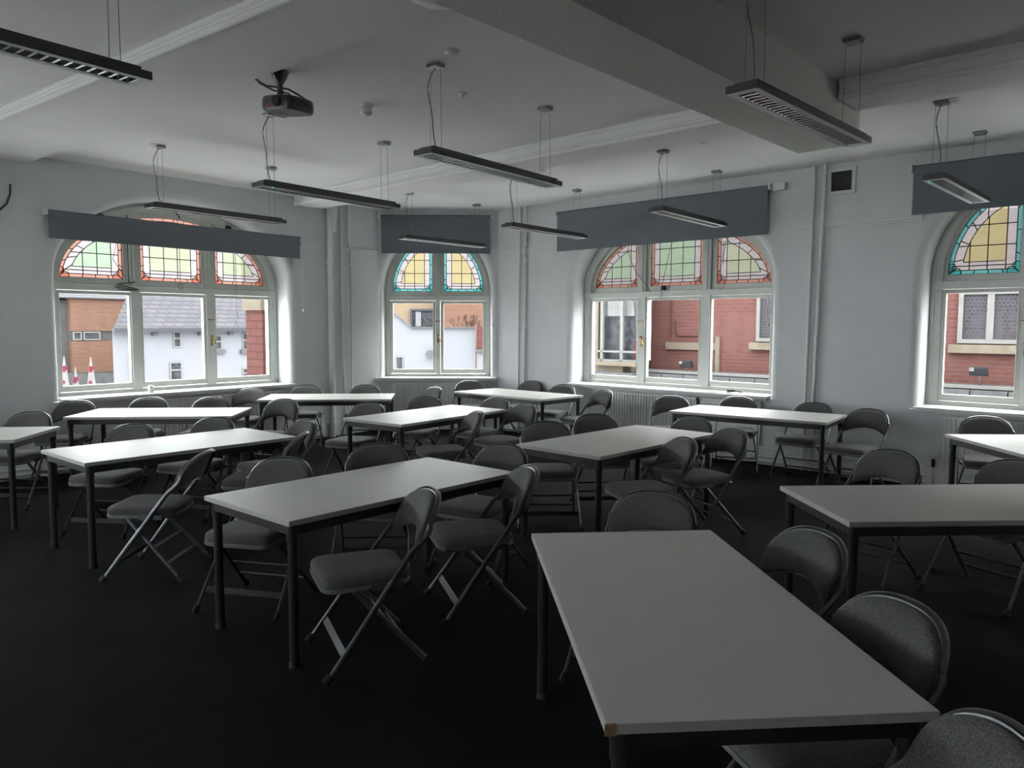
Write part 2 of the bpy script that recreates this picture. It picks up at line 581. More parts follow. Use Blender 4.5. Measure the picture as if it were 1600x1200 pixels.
# arched cross beam meeting the deep beam
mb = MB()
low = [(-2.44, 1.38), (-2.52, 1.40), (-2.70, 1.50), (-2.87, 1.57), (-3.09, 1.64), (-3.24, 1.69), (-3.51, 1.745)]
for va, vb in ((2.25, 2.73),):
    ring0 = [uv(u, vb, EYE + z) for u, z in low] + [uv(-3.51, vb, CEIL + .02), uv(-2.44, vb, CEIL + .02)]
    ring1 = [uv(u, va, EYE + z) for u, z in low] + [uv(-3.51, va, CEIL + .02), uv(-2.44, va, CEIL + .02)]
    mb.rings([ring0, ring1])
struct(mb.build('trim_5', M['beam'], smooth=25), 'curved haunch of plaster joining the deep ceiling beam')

# picture rails and baseboards, with the heating pipes that run above the floor
def rail(name, fr, s0, s1, z):
    mb = MB()
    mb.fbox(fr, s0, s1, z - .02, z + .012, -.032, 0)
    mb.fbox(fr, s0, s1, z + .012, z + .026, -.052, 0)
    mb.fbox(fr, s0, s1, z - .045, z - .02, -.010, 0)
    return struct(mb.build(name, M['trim']), 'white picture rail')
zr = EYE + 1.105
rail('trim_6', WL, sL0, .10, zr)
rail('trim_7', WL, 3.33, 3.76, zr)
rail('trim_8', WL, 3.86, sL1 - .03, zr)
rail('trim_9', WR, sR0 + .05, .76, zr)
rail('trim_10', WR, 3.90, 5.47, zr)
def base(name, fr, s0, s1):
    mb = MB()
    mb.fbox(fr, s0, s1, 0, .15, -.02, 0)
    mb.fbox(fr, s0, s1, .15, .175, -.014, 0)
    mb.fbox(fr, s0, s1, .175, .20, -.028, 0)
    return struct(mb.build(name, M['trim']), 'white moulded skirting board')
base('baseboard_left', WL, sL0, sL1 - .03)
base('baseboard_corner', WC, 0.0, 1.79)
base('baseboard_right', WR, sR0 + .03, sR1 - .05)
def floor_pipes(fr, s0, s1, lab):
    mb = MB()
    for z, d in ((.05, -.06), (.105, -.06)):
        mb.tube([fr.p(s0, z, d), fr.p(s1, z, d)], .012, n=8)
    s = s0 + .2
    while s < s1:
        mb.fbox(fr, s, s + .02, 0.0, .12, -.075, -.02)
        s += 1.4
    tag(mb.build('heating_pipe', M['trim'], smooth=True), lab, 'pipe')
floor_pipes(WL, -3.0, .90, 'pair of thin white heating pipes along the floor left of the left window radiator')
floor_pipes(WR, 0.3, 1.55, 'pair of thin white heating pipes along the floor left of the wide right window radiator')
floor_pipes(WR, 3.12, 5.60, 'pair of thin white heating pipes along the floor between the two right wall radiators')

# vertical pipes
def vpipe(fr, s, r, lab, s_low=None, kink=False, d=-.04, zt=CEIL, zb=0.0, collars=()):
    mb = MB()
    sl = s if s_low is None else s_low
    if kink:
        mb.tube([fr.p(s, zt, d), fr.p(s, zr + .12, d), fr.p(s - .02 if sl < s else s + .02, zr + .03, d - .02), fr.p(sl, zr - .10, d), fr.p(sl, zb, d)], r, n=10)
    else:
        mb.tube([fr.p(s, zt, d), fr.p(sl, zb, d)], r, n=14)
    for z in (zb + .6, zb + 1.55, zb + 2.5) + tuple(collars):
        t = (zt - z) / (zt - zb)
        sc = (s if z > zr else sl) if kink else s + (sl - s) * t
        mb.tube([fr.p(sc, z - .012, d), fr.p(sc, z + .012, d)], r * 1.45, n=12)
        mb.fbox(fr, sc - r * .4, sc + r * .4, z - .01, z + .01, d, 0)
    return tag(mb.build('wall_pipe', M['trim'], smooth=True), lab, 'pipe')
vpipe(WL, 3.80, .045, 'thick white drain pipe standing in the corner right of the left window', d=-.07)
vpipe(WL, 4.02, .018, 'thin white wall pipe next to the thick drain pipe', s_low=4.05)
vpipe(WL, 4.17, .018, 'thin white wall pipe left of the small corner window', s_low=4.19, kink=True)
vpipe(WR, 0.0, .018, 'thin white wall pipe just right of the small corner window', s_low=-.02)
vpipe(WR, 0.15, .018, 'thin white wall pipe, second to the right of the small corner window', s_low=.11, kink=True)
vpipe(WR, 4.37, .018, 'white wall pipe below the black vent, the one nearer the wide window', s_low=4.34)
vpipe(WR, 4.49, .018, 'white wall pipe just left of the black vent', s_low=4.42)
# flared collar at the top of the thick drain pipe
mb = MB()
rg = []
for z, r in ((CEIL - .42, .05), (CEIL - .3, .06), (CEIL - .15, .085), (CEIL - .02, .10)):
    c = WL.p(3.84, z, -.08)
    c = WL.p(3.84, z, -.085)
    rg.append([(c.x + min(r, .08) * math.cos(2 * PI * k / 14), c.y + min(r, .08) * math.sin(2 * PI * k / 14), z) for k in range(14)])
mb.rings(rg)
tag(mb.build('plaster_bracket', M['wall'], smooth=True), 'white flared plaster bracket under the ceiling above the drain pipe', 'bracket')

# ---------------------------------------------------------------- windows
def loop_region(s0, s1, zb, a, b, c, z0, dl, N=14):
    """closed boundary of one arched light, shrunk by dl: bottom, right, top, left; equal counts for equal dl"""
    A, B = a - dl, b - dl
    zb2 = zb + dl
    k = max(0.0, 1 - ((zb2 - z0) / B) ** 2) if zb2 > z0 else 1.0
    lim = A * math.sqrt(k)
    l, r = max(s0 + dl, c - lim), min(s1 - dl, c + lim)
    def zt(s):
        return max(zb2, z0 + B * math.sqrt(max(0.0, 1 - ((s - c) / A) ** 2)))
    # denser near the springing
    pts = []
    for i in range(N):
        pts.append((l + (r - l) * i / N, zb2))
    zr_, zl_ = zt(r), zt(l)
    for i in range(N):
        pts.append((r, zb2 + (zr_ - zb2) * i / N))
    thr = math.acos(max(-1, min(1, (r - c) / A)))
    thl = math.acos(max(-1, min(1, (l - c) / A)))
    for i in range(2 * N):
        th = thr + (thl - thr) * i / (2 * N)
        pts.append((c + A * math.cos(th), max(zb2, z0 + B * math.sin(th))))
    for i in range(N):
        pts.append((l, zl_ + (zb2 - zl_) * i / N))
    return pts

def ring_band(mb, fr, outer, inner, d0, d1=None):
    """flat band between two loops at depth d0; with d1 a solid band"""
    n = len(outer)
    if d1 is None:
        vs = [fr.p(s, z, d0) for s, z in outer] + [fr.p(s, z, d0) for s, z in inner]
        mb.add(vs, [(k, (k + 1) % n, n + (k + 1) % n, n + k) for k in range(n)])
    else:
        vs = [fr.p(s, z, d0) for s, z in outer] + [fr.p(s, z, d0) for s, z in inner] + [fr.p(s, z, d1) for s, z in inner] + [fr.p(s, z, d1) for s, z in outer]
        fs = []
        for k in range(n):
            l = (k + 1) % n
            for i in range(4):
                j = (i + 1) % 4
                fs.append((i * n + k, i * n + l, j * n + l, j * n + k))
        mb.add(vs, fs)

def window(num, fr, key, triple, border, inner_m, label, odd=None):
    c, a, z0, b = WINS[key]
    root = empty('window_%d' % num, fr.p(c, SILL, 0))
    struct(root, label)
    bpy.context.view_layer.update()
    loc = Matrix.Translation(root.location)
    def put(mb, name, m, parent=root, smooth=False, bevel=0.0, fix=True):
        pl = loc if parent is root else loc
        return mb.build(name, m, parent, smooth=smooth, bevel=bevel, fix=fix, local=pl)
    D = DF
    if triple:
        low = [(-1.33, -.565), (-.405, .375), (.55, 1.33)]
        up = [(-1.305, -.60), (-.39, .385), (.585, 1.305)]
        A, B = 1.305, .78
        sashA, sashB = 1.385, .87
        mull = [(-.545, -.435), (.42, .53)]
    else:
        low = [(-.71, -.08), (.09, .71)]
        up = [(-.715, -.09), (.09, .715)]
        A, B = .72, .85
        sashA, sashB = .775, .93
        mull = [(-.035, .035)]
    zb, zt, zu = EYE - .70, EYE + .34, EYE + .53
    # outer frame: jambs, arch head, bottom rail, transom, mullions
    mb = MB()
    n = 28
    aro = arch(a + .01, b + .01, z0, n)
    ari = arch(sashA - .025, sashB - .035, zu - .0, n)
    outer = [(c + aro[0][0], SILL - .02)] + [(c + x, z) for x, z in aro] + [(c + aro[-1][0], SILL - .02)]
    inner = [(c - sashA + .025, SILL - .02)] + [(c + x, z) for x, z in ari] + [(c + sashA - .025, SILL - .02)]
    m_ = len(outer)
    vs = [fr.p(s, z, D) for s, z in outer] + [fr.p(s, z, D) for s, z in inner] + [fr.p(s, z, D + .12) for s, z in inner]
    mb.add(vs, [(k, k + 1, m_ + k + 1, m_ + k) for k in range(m_ - 1)] + [(m_ + k, m_ + k + 1, 2 * m_ + k + 1, 2 * m_ + k) for k in range(m_ - 1)])
    # thin moulding round the frame
    mid = [(c + x, z) for x, z in [(-(a - .035), SILL)] + arch(a - .035, b - .035, z0, n) + [(a - .035, SILL)]]
    mb.tube([fr.p(s, z, D - .004) for s, z in mid], .012, .009, ref=fr.n, n=6)
    mb.fbox(fr, c - a, c + a, SILL - .02, EYE - .775, D - .005, D + .1)
    mb.fbox(fr, c - a + .04, c + a - .04, EYE + .385, EYE + .455, D - .012, D + .14)
    mb.fbox(fr, c - a + .05, c + a - .05, EYE + .445, EYE + .462, D - .03, D + .02)
    for x0, x1 in mull:
        mb.fbox(fr, c + x0, c + x1, EYE - .78, EYE + .39, D - .004, D + .1)
        xm = (x0 + x1) / 2
        w = .045
        top = zu + sashB * math.sqrt(max(0, 1 - (xm / sashA) ** 2)) + .03
        mb.fbox(fr, c + xm - w, c + xm + w, EYE + .455, top, D + .01, D + .14)
        mb.tube([fr.p(c + xm, EYE + .46, D + .004), fr.p(c + xm, top - .03, D + .004)], .012, .018, ref=fr.n, n=8)
    put(mb, 'window_frame', M['frame'], bevel=.004)
    # lower casements with clear panes
    ed = [-a + .045] + [x for p in mull for x in p] + [a - .045]
    for i, (x0, x1) in enumerate(low):
        l, r = c + ed[2 * i] + .006, c + ed[2 * i + 1] - .006
        mb = MB()
        o_ = [(l, EYE - .77), (r, EYE - .77), (r, EYE + .38), (l, EYE + .38)]
        i_ = [(c + x0, zb), (c + x1, zb), (c + x1, zt), (c + x0, zt)]
        ring_band(mb, fr, o_, i_, D + .012, D + .06)
        ii = [(c + x0 - .012, zb - .012), (c + x1 + .012, zb - .012), (c + x1 + .012, zt + .012), (c + x0 - .012, zt + .012)]
        ring_band(mb, fr, ii, i_, D + .006, D + .03)
        cs = put(mb, 'casement', M['frame'], bevel=.003)
        g = MB().add([fr.p(c + x0 - .005, zb - .005, D + .045), fr.p(c + x1 + .005, zb - .005, D + .045), fr.p(c + x1 + .005, zt + .005, D + .045), fr.p(c + x0 - .005, zt + .005, D + .045)], [(0, 1, 2, 3)])
        put(g, 'pane', M['glass'], cs, fix=False)
    # upper lights
    DU = D + .08
    for i, (x0, x1) in enumerate(up):
        s0, s1 = c + x0, c + x1
        so0 = s0 - .05 if i == 0 else s0 - .055
        so1 = s1 + .05
        outer = loop_region(s0 - (.08 if i == 0 else .06), s1 + (.08 if i == len(up) - 1 else .06), EYE + .463, sashA, sashB + .055, c, EYE + .463, 0)
        inner = loop_region(s0, s1, zu, A, B, c, zu, 0)
        mb = MB()
        ring_band(mb, fr, outer, inner, DU - .03, DU + .02)
        sh = put(mb, 'upper_sash', M['frame'])
        # dark gap line round the sash
        mb = MB()
        mb.tube([fr.p(s, z, DU - .032) for s, z in outer], .003, .004, ref=fr.n, n=4, closed=True)
        put(mb, 'sash_gap', M['lead'], sh)
        # stained glass zones
        L0 = loop_region(s0, s1, zu, A, B, c, zu, 0)
        L1 = loop_region(s0, s1, zu, A, B, c, zu, .042)
        L2 = loop_region(s0, s1, zu, A, B, c, zu, .125)
        mb = MB()
        ring_band(mb, fr, L0, L1, DU)
        put(mb, 'border_glass', M[border], sh, fix=False)
        mb = MB()
        ring_band(mb, fr, L1, L2, DU)
        put(mb, 'pale_glass', M['pale'], sh, fix=False)
        mb = MB()
        cx = sum(p[0] for p in L2) / len(L2)
        cz = sum(p[1] for p in L2) / len(L2)
        nn = len(L2)
        mb.add([fr.p(s, z, DU) for s, z in L2] + [fr.p(cx, cz, DU)], [(k, (k + 1) % nn, nn) for k in range(nn)])
        gm = inner_m[i]
        put(mb, 'centre_glass', M[gm], sh, fix=False)
        # corner petals
        mb = MB()
        ld = MB()
        corners = [(s0, 1), (s1, -1)]
        for cs_, sg in corners:
            for ang0 in (18, 72):
                th = R(ang0)
                ux, uz = sg * math.cos(th), math.sin(th)
                px, pz = -uz, ux
                prof = [(0.0, 0.0), (.035, .020), (.065, .036), (.092, .038), (.112, .022), (.118, 0), (.112, -.022), (.092, -.038), (.065, -.036), (.035, -.020)]
                loop = [(cs_ + ux * al + px * wd, zu + uz * al + pz * wd) for al, wd in prof]
                # the outer bound of an arched corner
                ok = []
                for s, z in loop:
                    z = max(z, zu + .001)
                    s = min(max(s, s0 + .001), s1 - .001)
                    lim = A * math.sqrt(max(0, 1 - ((z - zu) / B) ** 2)) - .002
                    s = min(max(s, c - lim), c + lim)
                    ok.append((s, z))
                mb.add([fr.p(s, z, DU - .004) for s, z in ok], [tuple(range(len(ok)))])
                ld.tube([fr.p(s, z, DU - .005) for s, z in ok], .003, .0055, ref=fr.n, n=5, closed=True)
        pm = border
        put(mb, 'corner_petals', M[pm + '_petal'], sh, fix=False)
        # lead lines
        for lp, w in ((L0, .006), (L1, .005), (L2, .005)):
            ld.tube([fr.p(s, z, DU - .003) for s, z in lp], .003, w, ref=fr.n, n=5, closed=True)
        # cross ticks in the border and spokes in the pale band of the arch
        nn = len(L0)
        N = 14
        for k in range(nn):
            seg = 'b' if k < N else 'r' if k < 2 * N else 't' if k < 4 * N else 'l'
            if seg == 'b' and k in (5, 8, 11) or seg == 'r' and k % 4 == 1 or seg == 'l' and k % 4 == 3 or seg == 't' and (k - 2 * N) % 5 == 2:
                ld.tube([fr.p(*L0[k], DU - .003), fr.p(*L1[k], DU - .003)], .003, .0055, ref=fr.n, n=5)
            if seg == 't' and (k - 2 * N) % 6 == 3:
                ld.tube([fr.p(*L1[k], DU - .003), fr.p(*L2[k], DU - .003)], .003, .0055, ref=fr.n, n=5)
        # grid
        A1, B1 = A - .042, B - .042
        l, r = s0 + .125, s1 - .125
        if triple and i == 0:
            l = c - (A - .125) * .985
        if triple and i == 2:
            r = c + (A - .125) * .985
        step = .158
        z1 = zu + .042
        def top_at(s, dl):
            q = 1 - ((s - c) / (A - dl)) ** 2
            return zu + (B - dl) * math.sqrt(q) if q > 0 else None
        if not triple or i != 1:
            xs = []
            s = (s1 - .125) if (i == 0) else (s0 + .125)
            dr = -step if i == 0 else step
            while s0 + .05 < s < s1 - .05:
                xs.append(s)
                s += dr
        else:
            xs = [s0 + .125, s0 + .125 + (s1 - s0 - .25) / 3, s0 + .125 + 2 * (s1 - s0 - .25) / 3, s1 - .125]
        for s in xs:
            t = top_at(s, .042 if s in (xs[0],) or (triple and i == 1 and s == xs[-1]) else .125)
            if t and t > zu + .15:
                ld.tube([fr.p(s, z1, DU - .003), fr.p(s, t, DU - .003)], .003, .0055, ref=fr.n, n=5)
        for zz in (zu + .085, zu + .285, zu + .49, zu + .69):
            q = 1 - ((zz - zu) / B1) ** 2
            if q <= 0:
                continue
            lim = A1 * math.sqrt(q)
            l_, r_ = max(s0 + .042, c - lim), min(s1 - .042, c + lim)
            if r_ - l_ > .05:
                ld.tube([fr.p(l_, zz, DU - .003), fr.p(r_, zz, DU - .003)], .003, .0055, ref=fr.n, n=5)
        put(ld, 'lead_lines', M['lead'], sh, smooth=True)
    # sill board
    mb = MB()
    ext = .10 if not triple and key == 'C' else .0
    mb.fbox(fr, c - a - ext - .02, c + a + ext + .02, SILL - .032, SILL, -.085, 0)
    mb.fbox(fr, c - a, c + a, SILL - .032, SILL, 0, D + .02)
    mb.fbox(fr, c - a - ext, c + a + ext, SILL - .055, SILL - .032, -.06, -.001)
    put(mb, 'window_sill', M['trim'], bevel=.006)
    # fastenings
    mb = MB()
    if triple:
        xm = sum(mull[0] if fr is WR else mull[1]) / 2
    else:
        xm = 0
    for zz in (EYE + .06,):
        mb.fbox(fr, c + xm - .05, c + xm + .04, zz - .006, zz + .006, D - .02, D)
    mb.fbox(fr, c + xm - .012, c + xm + .012, EYE - .28, EYE - .14, D - .015, D)
    mb.tube([fr.p(c + xm, EYE - .17, D - .03), fr.p(c + xm + .03, EYE - .21, D - .035), fr.p(c + xm + .04, EYE - .26, D - .03)], .009, n=6)
    mb.tube([fr.p(c + xm, EYE - .16, D), fr.p(c + xm, EYE - .16, D - .035)], .014, n=8)
    put(mb, 'latch', M['brass'], smooth=True)
    # hinges
    mb = MB()
    for s in (c - a + .05, c + a - .05):
        for zz in (EYE - .5, EYE + .15):
            mb.tube([fr.p(s, zz - .04, D - .004), fr.p(s, zz + .04, D - .004)], .006, n=6)
    put(mb, 'hinge', M['frame'])
    return root, put

w1, put1 = window(1, WL, 'L', True, 'coral', ['green', 'lime', 'lime'], 'wide arched window on the left with coral bordered stained glass above three clear panes')
w2, put2 = window(2, WC, 'C', False, 'teal', ['yellow', 'yellow'], 'small arched window in the corner wall with teal and yellow stained glass')
w3, put3 = window(3, WR, 'R1', True, 'coral', ['green', 'green', 'lime'], 'wide arched window on the right wall with coral and green stained glass')
w4, put4 = window(4, WR, 'R2', False, 'teal', ['yellow', 'yellow'], 'arched window at the right edge with teal and yellow stained glass')

w5, put5 = window(5, WL, 'L0', True, 'coral', ['green', 'lime', 'lime'], 'unseen wide arched window further along the left wall, added for daylight')
w6, put6 = window(6, WR, 'R3', True, 'coral', ['green', 'green', 'lime'], 'unseen wide arched window further along the right wall, added for daylight')

w7, put7 = window(7, WL, 'L9', True, 'coral', ['green', 'green', 'lime'], 'unseen wide arched window at the near end of the left wall, added for daylight')

w8, put8 = window(8, WB, 'B', True, 'coral', ['green', 'green', 'lime'], 'unseen wide arched window behind the viewer on the left, added for daylight')

# iron openers and cords on the upper sashes
def opener(put, root, fr, s, z, arm=.1):
    mb = MB()
    mb.fbox(fr, s - .045, s + .035, z - .02, z + .022, DF - .01, DF + .05)
    mb.tube([fr.p(s - .03, z, DF - .02), fr.p(s + .04, z - .03, DF - .05), fr.p(s + arm, z - .10, DF - .03)], .008, n=6)
    put(mb, 'sash_opener', M['dark'], smooth=True)
def cords(put, fr, paths):
    mb = MB()
    for p in paths:
        mb.tube([fr.p(*q) for q in p], .0035, n=5)
    put(mb, 'opener_cord', M['dark'])
opener(put1, w1, WL, 0.82, EYE + 1.26)
opener(put1, w1, WL, 1.66, EYE + 1.41)
opener(put1, w1, WL, 2.44, EYE + 1.27, .08)
cords(put1, WL, [
    [(1.30, EYE + 1.25, .26), (.98, EYE + 1.0, .25), (.92, EYE + .75, .25), (1.13, EYE + .46, .27)],
    [(1.72, EYE + 1.30, .26), (1.73, EYE + .9, .25), (1.74, EYE + .50, .27)],
    [(2.50, EYE + 1.2, .26), (2.50, EYE + .5, .25), (2.49, EYE + .18, .25), (2.52, EYE + .08, .25), (2.47, EYE + .05, .25), (2.54, EYE - .10, .25)],
    [(1.74 + .03 * math.cos(t), EYE + .47 + .03 * math.sin(t), .27) for t in [k * PI / 6 for k in range(13)]]])
mb = MB()
mb.tube([WL.p(s, EYE + z, .27) for s, z in [(1.18, .50), (.98, .47), (.93, .44), (1.0, .41), (1.2, .40), (.96, .44), (1.0, .46), (1.22, .41)]], .006, n=6)
put1(mb, 'coiled_cord', M['dark'], smooth=True)
cords(put3, WR, [
    [(1.73, EYE + 1.0, .26), (1.85, EYE + .75, .26), (1.97, EYE + .60, .27), (2.05, EYE + .52, .27), (2.10, EYE + .44, .27)],
    [(2.40, EYE + 1.05, .26), (2.30, EYE + .62, .26), (2.26, EYE + .50, .27), (2.27, EYE + .37, .27)],
    [(3.15, EYE + 1.05, .26), (3.14, EYE + .8, .26), (3.10, EYE + .66, .26), (3.18, EYE + .60, .26), (3.16, EYE + .47, .26), (3.11, EYE + .44, .26), (3.12, EYE + .5, .26)],
    [(3.18, EYE + 1.05, .26), (3.15, EYE + .85, .26), (3.16, EYE + .76, .26)]])
mb = MB()
mb.fbox(WR, 2.25, 2.29, EYE + .47, EYE + .53, DF - .02, DF + .03)
put3(mb, 'sash_opener', M['dark'])

# ---------------------------------------------------------------- roller blinds
def blind(fr, s0, s1, z0, z1, lab, chain=None, box=None):
    root = empty('roller_blind', fr.p(s0, z1, 0))
    loc = Matrix.Translation(root.location)
    d = -.075
    mb = MB()
    mb.fbox(fr, s0, s1, z0 + .012, z1 - .02, d - .0015, d + .0015)
    mb.build('blind_fabric', M['blind'], root, local=loc)
    mb = MB()
    mb.tube([fr.p(s0 - .005, z1 - .02, d + .022), fr.p(s1 + .005, z1 - .02, d + .022)], .025, n=14)
    mb.build('roller', M['blind'], root, smooth=True, local=loc)
    mb = MB()
    mb.fbox(fr, s0, s1, z0, z0 + .03, d - .006, d + .006)
    mb.build('bottom_bar', M['blind'], root, local=loc)
    for s in (s0 - .02, s1 + .02):
        mb = MB()
        mb.fbox(fr, s - .012, s + .012, z1 - .055, z1 + .015, -.10, 0)
        mb.build('bracket', M['white'], root, bevel=.004, local=loc)
    if chain:
        sc, zc = chain
        mb = MB()
        for k in (-.012, .014):
            mb.tube([fr.p(sc + k, z1 - .02, d), fr.p(sc + k, zc, d)], .0022, n=5)
        mb.tube([fr.p(sc + .001, zc - .03, d), fr.p(sc + .001, zc + .01, d)], .012, n=8)
        tag(mb.build('pull_chain', M['trim'], root, local=loc), 'white bead chain')
    tag(root, lab, 'blind', 'grey roller blinds over the windows')
    return root
blind(WL, .13, 3.28, EYE + .905, EYE + 1.20, 'low hanging dark grey roller blind across the left arched window', chain=(3.32, EYE + .21))
blind(WC, .035, 1.685, EYE + 1.09, EYE + 1.665, 'dark grey roller blind over the small corner window', chain=(1.73, EYE + .01))
blind(WR, .75, 3.86, EYE + 1.045, EYE + 1.60, 'long dark grey roller blind over the wide right wall window', chain=(3.91, EYE + .02))
blind(WR, 5.38, 7.30, EYE + 1.12, EYE + 1.605, 'dark grey roller blind over the window at the right edge')
mb = MB()
mb.fbox(WR, 3.905, 4.05, EYE + 1.535, EYE + 1.615, -.07, 0)
tag(mb.build('junction_box', M['white'], bevel=.005), 'small white box on the wall at the right end of the long blind', 'box')

# vent grille
vt = empty('air_vent', WR.p(4.65, EYE + 1.43, 0))
loc = Matrix.Translation(vt.location)
mb = MB()
o_ = [(4.505, EYE + 1.415), (4.80, EYE + 1.415), (4.80, EYE + 1.70), (4.505, EYE + 1.70)]
i_ = [(4.545, EYE + 1.455), (4.76, EYE + 1.455), (4.76, EYE + 1.66), (4.545, EYE + 1.66)]
ring_band(mb, WR, o_, i_, -.02, .0)
mb.build('vent_frame', M['trim'], vt, bevel=.003, local=loc)
mb = MB().fbox(WR, 4.54, 4.765, EYE + 1.45, EYE + 1.665, -.006, -.001)
mb.build('vent_opening', M['grille'], vt, local=loc)
mb = MB()
for k in range(-8, 9):
    for sg in (1, -1):
        x0, x1 = 4.545, 4.76
        zc = EYE + 1.5575 + k * .026
        za, zb_ = zc - sg * .1075, zc + sg * .1075
        # clip to the opening
        pts_ = []
        for t in (0, 1):
            x = x0 if t == 0 else x1
            z = za if t == 0 else zb_
            pts_.append([x, z])
        lo, hi = EYE + 1.455, EYE + 1.66
        def clipz(p, q):
            if p[1] < lo:
                t = (lo - p[1]) / (q[1] - p[1]) if q[1] != p[1] else 2
                return [p[0] + (q[0] - p[0]) * t, lo] if 0 <= t <= 1 else None
            if p[1] > hi:
                t = (hi - p[1]) / (q[1] - p[1]) if q[1] != p[1] else 2
                return [p[0] + (q[0] - p[0]) * t, hi] if 0 <= t <= 1 else None
            return p
        a_, b_ = clipz(pts_[0], pts_[1]), clipz(pts_[1], pts_[0])
        if a_ and b_:
            mb.tube([WR.p(a_[0], a_[1], -.010), WR.p(b_[0], b_[1], -.010)], .0016, n=4)
mb.build('vent_mesh', M['wire'], vt, local=loc)
tag(vt, 'square vent with black diamond mesh in a white frame high on the right wall', 'vent')

# ---------------------------------------------------------------- radiators
def radiator(fr, s0, s1, lab, valve=True, z0=.17, z1=SILL - .075):
    root = empty('radiator', fr.p((s0 + s1) / 2, 0, 0))
    loc = Matrix.Translation(root.location)
    mb = MB()
    n = int((s1 - s0) / .042)
    st = (s1 - s0) / n
    prof = []
    for k in range(n):
        x = s0 + k * st
        prof += [(x, -.072), (x + st * .25, -.072), (x + st * .40, -.060), (x + st * .85, -.060)]
    prof.append((s1, -.072))
    vs = []
    for s, d in prof:
        vs += [fr.p(s, z0 + .02, d), fr.p(s, z1 - .02, d)]
    mb.add(vs, [(2 * k, 2 * k + 2, 2 * k + 3, 2 * k + 1) for k in range(len(prof) - 1)])
    mb.fbox(fr, s0, s1, z0, z1, -.058, -.035)
    mb.fbox(fr, s0, s1, z1 - .022, z1, -.074, -.033)
    mb.fbox(fr, s0, s1, z0, z0 + .022, -.074, -.033)
    for s in (s0 + .1, s1 - .12):
        mb.fbox(fr, s, s + .02, z0 + .22, z1 - .05, -.036, -.004)
    mb.build('radiator_panel', M['trim'], root, local=loc)
    mb = MB()
    for s, e in ((s0 - .05, 1), (s1 + .05, -1)):
        mb.tube([fr.p(s, .002, -.05), fr.p(s, z0 + .04, -.05), fr.p(s + e * .06, z0 + .04, -.05)], .009, n=7)
    mb.build('radiator_pipe', M['trim'], root, smooth=True, local=loc)
    mb = MB()
    c_ = fr.p(s0 - .05, 0, -.05)
    mb.cyl(c_.x, c_.y, z0 + .04, z0 + .12, .02, .017, 12)
    mb.build('radiator_valve', M['dark'], root, smooth=True, local=loc)
    tag(root, lab, 'radiator', 'white panel radiators below the windows')
radiator(WL, 1.02, 2.95, 'white ribbed panel radiator below the left window')
radiator(WC, .15, 1.62, 'white ribbed panel radiator below the small corner window')
radiator(WR, 1.66, 3.0, 'white ribbed panel radiator below the wide right wall window')
radiator(WR, 5.72, 7.1, 'white ribbed panel radiator below the window at the right edge')
# boxed-in panel right of the radiator
mb = MB()
mb.fbox(WR, 3.04, 3.82, .22, SILL - .07, -.03, 0)
mb.fbox(WR, 3.03, 3.83, SILL - .10, SILL - .07, -.045, 0)
mb.fbox(WR, 3.03, 3.83, SILL - .14, SILL - .125, -.04, 0)
tag(mb.build('wall_panel', M['trim'], bevel=.003), 'flat white boxed panel right of the radiator under the wide right window', 'panel')
# plug sockets
mb = MB()
mb.fbox(WR, 4.02, 4.30, .28, .40, -.03, 0)
tag(mb.build('socket_box', M['white'], bevel=.004), 'low white socket box on the right wall seen behind the far table', 'socket')

# things on the sills
mb = MB()
c_ = WL.p(1.22, 0, .06)
mb.cyl(c_.x, c_.y, SILL, SILL + .075, .030, .033, 18)
mb.cyl(c_.x, c_.y, SILL + .075, SILL + .085, .026, .026, 18)
tag(mb.build('paper_cup', M['white'], smooth=True), 'small white lidded cup on the sill of the left window', 'cup')
mb = MB()
for k in range(5):
    c_ = WR.p(3.26, 0, .03)
    rt = Matrix.Rotation(R(-42.9 + (k * 7 - 14)), 4, 'Z')
    z = SILL + .001 + k * .0022
    cc_ = [Vector((x, y, 0)) for x, y in ((-.15, -.06), (.15, -.06), (.15, .06), (-.15, .06))]
    cc_ = [rt @ v + Vector((c_.x, c_.y, z)) for v in cc_]
    mb.hexa(cc_ + [v + Vector((0, 0, .002)) for v in cc_])
tag(mb.build('paper_stack', M['paper']), 'loose white sheets of paper on the wide right window sill', 'paper')
mb = MB()
mb.tube([WR.p(3.38, SILL + .03, 0), WR.p(3.47, SILL + .034, .01)], .017, n=10)
mb.tube([WR.p(3.47, SILL + .034, .01), WR.p(3.56, SILL + .022, .02)], .009, n=8)
tag(mb.build('marker_pen', M['dark'], smooth=True), 'black marker pens lying on the papers on the right sill', 'pen')

# black cable at the left
mb = MB()
mb.tube([WL.p(-.19, EYE + 1.42, -.02), WL.p(-.20, EYE + 1.32, -.03), WL.p(-.235, EYE + 1.22, -.03), WL.p(-.30, EYE + 1.15, -.03), WL.p(-.6, EYE + 1.02, -.02)], .010, n=7)
tag(mb.build('wall_cable', M['dark'], smooth=True), 'short curved black cable on the wall at the left edge', 'cable')

